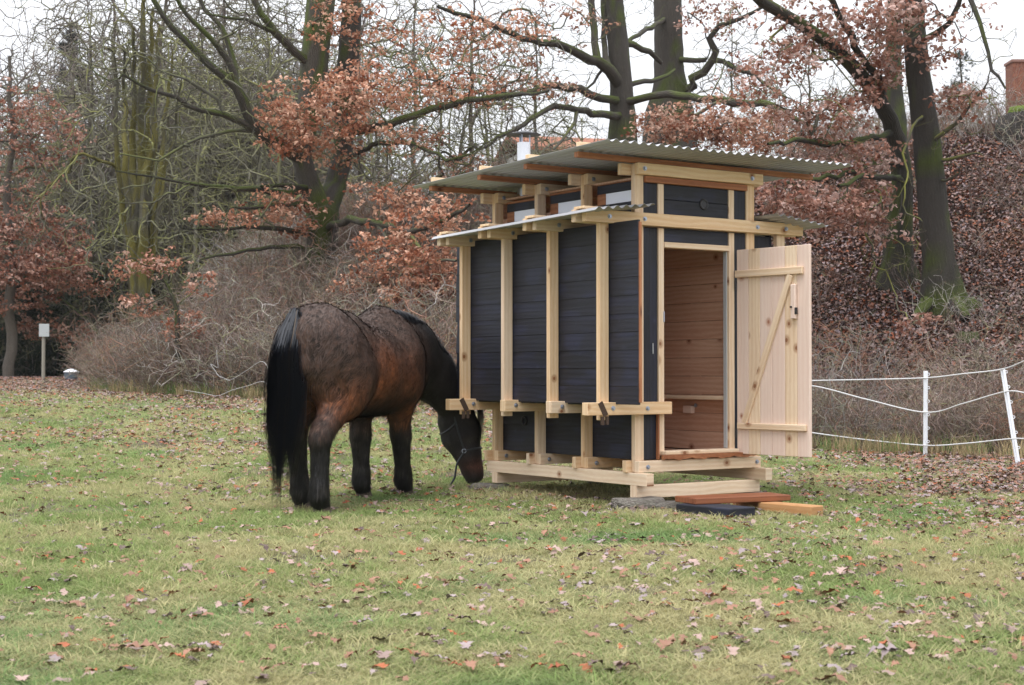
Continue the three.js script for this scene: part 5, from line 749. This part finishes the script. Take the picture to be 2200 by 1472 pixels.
// evergreens
const needle = (seed, n, len, w) => { const r = rng(seed), pos = [], nor = []; for (let i = 0; i < n; i++) { const a = r() * 6.28, e = (r() - 0.35) * 1.6, l = len * (0.5 + 0.6 * r()), d = V3(Math.cos(a) * Math.cos(e), Math.sin(e), Math.sin(a) * Math.cos(e)), s = V3(-d.z, 0.2, d.x).normalize().multiplyScalar(w); pos.push(s.x, s.y, s.z, -s.x, -s.y, -s.z, d.x * l, d.y * l, d.z * l); for (let k = 0; k < 3; k++) nor.push(d.x * 0.5, 0.8, d.z * 0.5); } return geo(pos, null); };
const NEEDLE = [needle(1, 26, 0.3, 0.02), needle(2, 26, 0.3, 0.02)], needleMat = std({ roughness: 0.85 });
function evergreen(name, label, px, d, h, rad, low, seed, tone, group, cone = true) {
  const x = (px - 1100) / F * d, foot = V3(x, ground(x, d), -d), t = thing(name, label, 'tree', group); t.position.copy(foot);
  const sk = new Skeleton(seed), r = rng(seed); sk.limb([[V3(0, -0.2, 0), h * 0.018], [V3(0, h * 0.5, 0), h * 0.012], [V3(0, h, 0), 0.02]], -1, 0.5, 0.1); const pts = [];
  for (let i = 0; i < 130; i++) { const q = low + (1 - low) * r(), k = rad * (cone ? Math.pow(1 - q, 0.75) + 0.06 : Math.sqrt(Math.max(0, 1 - Math.pow((q - 0.5) * 1.9, 2)))) * (0.55 + 0.5 * r()), a = r() * 6.28; pts.push(V3(Math.cos(a) * k, q * h - k * 0.15, Math.sin(a) * k)); }
  const ends = reachAll(sk, pts, 0.4, 0.15, 0.02); sk.finish(0.012); part('trunk', sk.tubes(h * 0.008, 99, greyBark), barkMat, t); stuff(part('limbs_and_twigs', sk.tubes(0, h * 0.008, greyBark, 0.01), twigMat, t));
  const spots = []; for (const e of ends) { let k = e; for (let n = 0; n < 7 && k >= 0; n++, k = sk.par[k]) if (Math.hypot(sk.x[k], sk.z[k]) > 0.12) for (let m = 0; m < 3; m++) spots.push(V3(sk.x[k] + (r() - 0.5) * 0.4, sk.y[k] + (r() - 0.5) * 0.25, sk.z[k] + (r() - 0.5) * 0.4)); }
  for (let v = 0; v < 2; v++) { const mine = spots.filter((_, i) => i % 2 === v); instanced('needles', NEEDLE[v], needleMat, mine.length, (o, c, i) => { o.position.copy(mine[i]); o.rotation.set((r() - 0.5) * 0.8, r() * 6.28, 0); o.scale.setScalar((0.7 + 0.6 * r()) * (h < 5 ? 0.4 : h / 15)); const y = 0.6 + 0.7 * r(); c.setRGB(tone[0] * y, tone[1] * y, tone[2] * y); }, t); }
  return t;
}
evergreen('pine_tree', 'blue-grey pine far off among the bare trees', 150, 74, 16, 2.6, 0.35, 371, [0.05, 0.06, 0.055]);
evergreen('spruce_tree', 'grey-green spruce on the plateau beside the brick building', 2068, 56, 6.4, 1.6, 0.05, 373, [0.075, 0.095, 0.085]);
evergreen('evergreen_shrub', 'low dark green yew at the meadow edge behind the signpost', 60, 48, 3.4, 2.3, 0.02, 375, [0.018, 0.032, 0.012], undefined, false);
evergreen('evergreen_shrub', 'dark green yew under the rusty young oak', 150, 49, 3.6, 2.2, 0.02, 377, [0.02, 0.036, 0.012], undefined, false);
evergreen('evergreen_shrub', 'dark green yew overlapping the beech trunk', -20, 47, 3.2, 2.2, 0.02, 379, [0.016, 0.028, 0.012], undefined, false);

// ---------------------------------------------------------------- scrub on the banks
function scrub(seed, n, len, up, w) { const r = rng(seed), pos = [], nor = [], idx = []; for (let i = 0; i < n; i++) { const a = r() * 6.28, l = len * (0.5 + 0.7 * r()), b = a + (r() - 0.5) * 2, x0 = (r() - 0.5) * 0.5, z0 = (r() - 0.5) * 0.5, h = l * up * (0.6 + 0.6 * r()), arch = r(); const o = pos.length / 3, S = 5; for (let k = 0; k <= S; k++) { const t = k / S, q = w * (1 - 0.75 * t), px = x0 + Math.cos(mix(a, b, t)) * l * t * 0.6 + 0.05 * Math.sin(i + t * 7), py = h * (t * (1 + arch) - arch * t * t * 1.15) + 0.03 * Math.sin(i * 3 + t * 9), pz = z0 + Math.sin(mix(a, b, t)) * l * t * 0.6; pos.push(px - q, py - 0.1 * (k === 0), pz, px + q, py - 0.1 * (k === 0), pz + q * 0.5); for (let m = 0; m < 2; m++) nor.push(-0.2, 0.75, 0.6); if (k) { const e = o + k * 2; idx.push(e - 2, e - 1, e + 1, e - 2, e + 1, e); } } } return geo(pos, idx); }
{
  const tangle = [[421, 1.5, 8], [422, 1.2, 10], [423, 1.9, 6]].map(([seed, h, stems]) => { const sk = bareTree(seed, { h, stems, rad: 0.013, spread: 0.9, mid: 0.45, rx: h * 0.55, ry: 0.5, n: 150, tip: 0.0035, sag: 0.05 }); return sk.tubes(0, 9, bark([1, 1, 1], [0.75, 0.9, 0.5], -0.12, 4), 0.0035); });
  const r = rng(505), sm = std({ roughness: 0.9, vertexColors: true }), sc = std({ roughness: 0.9 }), G = [...tangle, scrub(1, 22, 1.3, 0.8, 0.006), scrub(3, 18, 1.6, 0.55, 0.007)];
  G.forEach((g, v) => instanced('brambles', g, v < 3 ? sm : sc, v < 3 ? 1150 : 900, (o, c) => {
    const left = r() < 0.6, px = left ? 230 + 850 * r() : 1660 + 620 * r(), dT = interp(TOE, (px - 1100) / F * (left ? 27 : 21)), d = dT - (left ? 0.6 : 1.0) + (left ? 10 : 15) * Math.pow(r(), left ? 1.1 : 2.0), x = (px - 1100) / F * d, b = bankShare(x, d);
    if (!left && b > 0.12 && b < 0.85 && r() < 0.8) return false; if (!left && b <= 0.12 && r() < 0.72) return false; if (!left && b > 0.12 && r() < 0.5) return false; if (left && px > 640 && b > 0.5 && r() < 0.5) return false;
    const s = (left ? 0.9 : b < 0.2 ? 0.7 : 0.8) * (0.55 + 0.8 * r()); o.position.set(x, ground(x, d) - 0.05, -d); o.rotation.set((r() - 0.5) * 0.7, r() * 6.28, (r() - 0.5) * 0.7); o.scale.set(s, s * (0.6 + 0.5 * r()), s);
    const y = 0.6 + 0.75 * r(), q = r(); q < 0.45 ? c.setRGB(0.22 * y, 0.16 * y, 0.14 * y) : q < 0.72 ? c.setRGB(0.21 * y, 0.18 * y, 0.14 * y) : q < 0.9 ? c.setRGB(0.26 * y, 0.14 * y, 0.1 * y) : c.setRGB(0.36 * y, 0.33 * y, 0.31 * y);
  }));
  const D = [tuft(601, 22, 0.3, 0.0035, 0.12, 0.9), tuft(602, 18, 0.4, 0.0035, 0.14, 0.7)];
  for (let v = 0; v < 2; v++) instanced('dry_grass', D[v], new THREE.MeshPhysicalMaterial({ roughness: 1, transmission: 0.35, thickness: 0, specularIntensity: 0.15, side: THREE.DoubleSide }), 900, (o, c) => { const right = r() < 0.22, px = right ? 1640 + 620 * r() : 200 + 1000 * r(), dT = interp(TOE, (px - 1100) / F * (right ? 19.5 : 26)), d = dT - (right ? 2.2 : 1.2) + 2.6 * r(), x = (px - 1100) / F * d; const s = 0.4 + 0.6 * r(); o.position.set(x, ground(x, d), -d); o.rotation.y = r() * 6.28; o.scale.setScalar(s); const y = 0.8 + 0.4 * r(), g = r(); g < 0.3 ? c.setRGB(0.16 * y, 0.24 * y, 0.08 * y) : c.setRGB(0.42 * y, 0.33 * y, 0.19 * y); });
}

// ---------------------------------------------------------------- buildings beyond the bank
{
  const d = 60, x0 = (2180 - 1100) / F * d, brick = std({ color: new THREE.Color(0.27, 0.1, 0.07), map: T.speck, roughness: 0.9 }), t = thing('brick_building', 'red brick building with a flat top standing above the leafy bank', 'building'), y0 = ground(x0 + 2, d); t.position.set(x0, y0, -d);
  const top = at(2164, 133, d).y - y0; const g = new THREE.BoxGeometry(4, top + 1, 0.9).translate(2, (top - 1) / 2, -0.45); part('wall', g, brick, t); part('coping', new THREE.BoxGeometry(4.1, 0.1, 1.0).translate(2, top + 0.05, -0.45), std({ color: new THREE.Color(0.25, 0.13, 0.1) }), t);
  for (let i = 0; i < 2; i++) { const w = part('window', new THREE.BoxGeometry(1.2, 1.3, 0.1).translate(1.6 + i * 1.6, top * 0.55, 0.01), M.white, t); part('pane', new THREE.BoxGeometry(1.04, 1.14, 0.04).translate(1.6 + i * 1.6, top * 0.55, 0.06), M.darkMetal, w); }
}
{
  const d = 64, c = at(1250, 330, d), y0 = ground(c.x, d), eave = at(1250, 322, d).y - y0, ridge = at(1250, 286, d).y - y0, t = thing('house', 'pale house with a red tiled roof glimpsed behind the cabin chimney', 'house'); t.position.set(c.x, y0, -d); t.rotation.y = 0.25;
  part('wall', new THREE.BoxGeometry(4.6, eave + 0.6, 5).translate(0, (eave - 0.6) / 2, -2.5), std({ color: new THREE.Color(0.62, 0.6, 0.57) }), t);
  const sh = new THREE.Shape(); sh.moveTo(-0.4, eave - 0.15); sh.lineTo(2.5, ridge); sh.lineTo(5.4, eave - 0.15); sh.lineTo(5.4, eave + 0.02); sh.lineTo(2.5, ridge + 0.2); sh.lineTo(-0.4, eave + 0.02); const g = new THREE.ExtrudeGeometry(sh, { depth: 5.2, bevelEnabled: false }); g.rotateY(Math.PI / 2).translate(-2.6, 0, 0); part('roof', g, std({ color: new THREE.Color(0.36, 0.13, 0.08), map: T.speck }), t);
  for (const x of [-1.3, 0.9]) { const w = part('window', new THREE.BoxGeometry(0.9, 1.1, 0.08).translate(x, eave * 0.6, 0.02), M.white, t); part('pane', new THREE.BoxGeometry(0.76, 0.96, 0.04).translate(x, eave * 0.6, 0.06), M.darkMetal, w); }
}
// ---------------------------------------------------------------- fence
const ropeMat = std({ color: new THREE.Color(0.62, 0.62, 0.63), roughness: 0.8 });
const slackMat = std({ color: new THREE.Color(0.4, 0.39, 0.39), roughness: 0.85 });
function rope(label, pts, rad, group, sag = 0.03) {
  const P = []; for (let i = 0; i < pts.length; i++) { P.push(pts[i]); if (i < pts.length - 1) { const m = pts[i].clone().lerp(pts[i + 1], 0.5); m.y -= sag * pts[i].distanceTo(pts[i + 1]) * 0.5; P.push(m); } }
  const m = part('fence_rope', new THREE.TubeGeometry(new THREE.CatmullRomCurve3(P, false, 'centripetal'), P.length * 8, rad, 6), rad < 0.005 ? slackMat : ropeMat, scene); m.name = numbered('fence_rope'); return tag(m, label, 'rope', group);
}
function fencePost(label, px, d, topPx, topPy, dTop = d) {
  const x = (px - 1100) / F * d, a = V3(x, ground(x, d) - 0.05, -d), b = at(topPx, topPy, dTop), t = thing('fence_post', label, 'post', 'white plastic fence posts'); t.position.copy(a); const dir = b.clone().sub(a), len = dir.length(); t.quaternion.setFromUnitVectors(V3(0, 1, 0), dir.normalize());
  part('shaft', mergeGeometries([new THREE.BoxGeometry(0.05, len, 0.014).translate(0, len / 2, 0), new THREE.BoxGeometry(0.014, len - 0.01, 0.05).translate(0, len / 2 - 0.005, 0)]), M.white, t); for (let k = 0; k < 6; k++) part('rope_clip', new THREE.TorusGeometry(0.014, 0.004, 6, 12).translate(0.034, len - 0.04 - k * len * 0.15, 0), M.white, t); return [a, b, len];
}
{
  const d1 = 18.4, d2 = 16.6, d0 = 20.5;
  fencePost('upright white fence post on the littered grass beside the open door', 1987, d1, 1989, 797);
  fencePost('white fence post leaning away from the upright one, below the oak', 2188, d2, 2154, 792, d2 + 0.2);
  fencePost('white fence post standing behind the cabin', 1560, d0, 1560, 815);
  const e = (px, py, d) => at(px, py, d);
  rope('topmost white fence rope running taut from behind the open door', [e(1560, 822, d0), e(1745, 818, 19.5), e(1989, 812, d1 - 0.03), e(2155, 793, d2 + 0.15), e(2260, 752, 15.4)], 0.0075, null, 0.004);
  rope('middle white fence rope dipping to the upright post', [e(1560, 820, d0), e(1745, 829, 19.5), e(1988, 886, d1 - 0.03), e(2164, 841, d2 + 0.1), e(2260, 846, 15.4)], 0.0075, null, 0.012);
  rope('lowest white fence rope sagging near the grass', [e(1560, 900, d0), e(1745, 930, 19.5), e(1987, 957, d1 - 0.03), e(2172, 943, d2 + 0.05), e(2260, 938, 15.4)], 0.0075, null, 0.015);
  rope('upper loop of slack white fence tape hanging in the brambles', [e(465, 752, 24.5), e(468, 790, 24.5), e(452, 782, 24.5), e(470, 808, 24.4), e(492, 817, 24.3), e(563, 777, 24), e(600, 822, 23.6)], 0.0045, null, 0.01);
  rope('lower loop of slack white fence tape lying over the scrub', [e(395, 838, 24.6), e(470, 850, 24.2), e(500, 838, 24.2), e(563, 820, 24), e(600, 842, 23.6)], 0.004, null, 0.01);
}
// ---------------------------------------------------------------- small things
function pebble(seed, rx, ry, rz) { const g = new THREE.IcosahedronGeometry(1, 5), p = g.attributes.position; for (let i = 0; i < p.count; i++) { const x = p.getX(i), y = p.getY(i), z = p.getZ(i), n = 1 + 0.3 * (noise3(x * 1.6 + seed, y * 1.6, z * 1.6) - 0.5) + 0.12 * (noise3(x * 5 + seed, y * 5, z * 5) - 0.5); p.setXYZ(i, x * rx * n, clamp(y * 1.5, -1, 0.8) * ry * n, z * rz * n); } g.computeVertexNormals(); return g; }
function stone(label, u, v, h, rx, ry, rz, seed, turn) { const m = part('foundation_stone', pebble(seed, rx, ry, rz), M.stone, scene); m.name = numbered('foundation_stone'); const p = cabinPoint(u, v, h); m.position.copy(p); m.rotation.y = turn; return tag(m, label, 'stone', 'stones under the cabin'); }
stone('flat grey stone under the door-side corner of the cabin base', -0.03, -0.06, 0.026, 0.21, 0.065, 0.15, 3, 0.3);
stone('small rounded grey stone tucked against the corner stone', 0.12, -0.2, 0.022, 0.12, 0.05, 0.09, 8, 0.9);
stone('flat brown stone under the cabin corner by the horse', -0.02, 1.92, 0.02, 0.19, 0.06, 0.12, 5, 0.6);
stone('grey stone under the hidden rear corner of the base', 1.15, 1.9, 0.02, 0.15, 0.06, 0.12, 9, 0.2);
stone('grey stone under the base beam behind the step board', 1.15, 0.02, 0.02, 0.15, 0.06, 0.11, 12, 0.2);
{
  const put = (name, label, cat, g, m, u, v, h, turn) => { const o = part(name, g, m, scene); o.name = numbered(name); o.position.copy(cabinPoint(u, v, h)); o.rotation.y = CAB_TURN + turn; return tag(o, label, cat); };
  put('step_board', 'reddish brown board laid as a doorstep before the cabin', 'board', timber(-0.4, 0.4, 0, 0.042, -0.14, 0.14, 0.004), std({ map: T.orange, color: new THREE.Color(0.62, 0.5, 0.42), bumpMap: T.grainBump, bumpScale: 0.002, roughness: 0.6 }), 0.39, -0.62, 0.078, -0.16);
  put('support_timber', 'charred black timber under the end of the step board', 'timber', timber(-0.13, 0.13, 0, 0.077, -0.26, 0.26, 0.006), std({ map: T.black, roughness: 0.85 }), 0.06, -0.8, 0.0, 0.06);
  put('support_timber', 'hidden brown timber under the far end of the step board', 'timber', timber(-0.1, 0.1, 0, 0.077, -0.16, 0.16, 0.006), M.orange, 0.66, -0.58, 0.0, 0.0);
  put('timber_block', 'short yellow-brown wooden block lying beside the step board', 'block', timber(-0.07, 0.07, 0, 0.075, -0.24, 0.24, 0.006), std({ map: T.spruce, color: new THREE.Color(0.62, 0.47, 0.33), bumpMap: T.grainBump, bumpScale: 0.002, roughness: 0.8 }), 0.6, -0.98, 0.0, 0.12);
}
{ // signpost seen from behind, and a lidded tub
  const d = 41, p = at(93, 812, d), x = p.x, y = ground(x, d), t = thing('signpost', 'small white board on a grey wooden post at the meadow edge', 'sign'); t.position.set(x, y, -d); const top = at(93, 700, d).y - y;
  part('post', new THREE.CylinderGeometry(0.045, 0.05, top + 0.3, 10).translate(0, (top - 0.3) / 2 - 0.05, 0), std({ color: new THREE.Color(0.26, 0.24, 0.2) }), t); part('board', new THREE.BoxGeometry(0.27, 0.34, 0.02).translate(0.03, top - 0.12, 0.06), std({ color: new THREE.Color(0.42, 0.44, 0.45), roughness: 0.5 }), t); part('rail', new THREE.BoxGeometry(0.26, 0.04, 0.03).translate(0.03, top - 0.12, 0.035), std({ color: new THREE.Color(0.4, 0.4, 0.38) }), t);
}
{
  const d = 40, x = (153 - 1100) / F * d, t = thing('tub', 'blue-grey tub with a white lid standing in the grass', 'tub'); t.position.set(x, ground(x, d), -d);
  part('bucket', new THREE.LatheGeometry([[0, 0], [0.14, 0], [0.155, 0.02], [0.185, 0.2], [0.19, 0.215]].map(a => new THREE.Vector2(...a)), 28), std({ color: new THREE.Color(0.13, 0.17, 0.22), roughness: 0.5 }), t); part('lid', new THREE.LatheGeometry([[0, 0.3], [0.05, 0.295], [0.13, 0.26], [0.2, 0.222], [0.2, 0.205], [0, 0.205]].map(a => new THREE.Vector2(...a)), 28), M.white, t);
}
{ // fallen pale branch, mossy stump
  const a = at(268, 816, 33), b = at(312, 784, 34); const m = part('fallen_branch', new THREE.TubeGeometry(new THREE.CatmullRomCurve3([a, a.clone().lerp(b, 0.5).add(V3(0, -0.04, 0)), b]), 12, 0.018, 6), std({ color: new THREE.Color(0.35, 0.33, 0.34) }), scene); m.name = 'fallen_branch'; tag(m, 'pale bare branch leaning in the scrub beyond the tub', 'branch');
  const x = (2190 - 1100) / F * 31, y = ground(x, 31), t = thing('tree_stump', 'low tree stump capped with bright moss high on the bank', 'stump'); t.position.set(x, y, -31); part('stump', pebble(21, 0.42, 0.42, 0.4), std({ color: new THREE.Color(0.035, 0.03, 0.026), bumpMap: T.speckBump, bumpScale: 0.02 }), t).position.y = 0.2; part('moss_cap', pebble(27, 0.2, 0.14, 0.2), std({ color: new THREE.Color(0.12, 0.17, 0.02), bumpMap: T.speckBump, bumpScale: 0.02 }), t).position.set(-0.02, 0.56, 0.15);
}
for (const [px, py, label, seed] of [[2080, 720, 'mossy root knob below the tall oak', 31]]) { const d = 24.3 - (px < 2000 ? 0.3 : 0), x = (px - 1100) / F * d, m = part('mossy_root', pebble(seed, 0.17, 0.16, 0.2), std({ color: new THREE.Color(0.06, 0.075, 0.016), bumpMap: T.speckBump, bumpScale: 0.03 }), scene); m.name = numbered('mossy_root'); m.position.set(x, ground(x, d) + 0.02, -d); tag(m, label, 'root'); }
renderer.render(scene, camera);
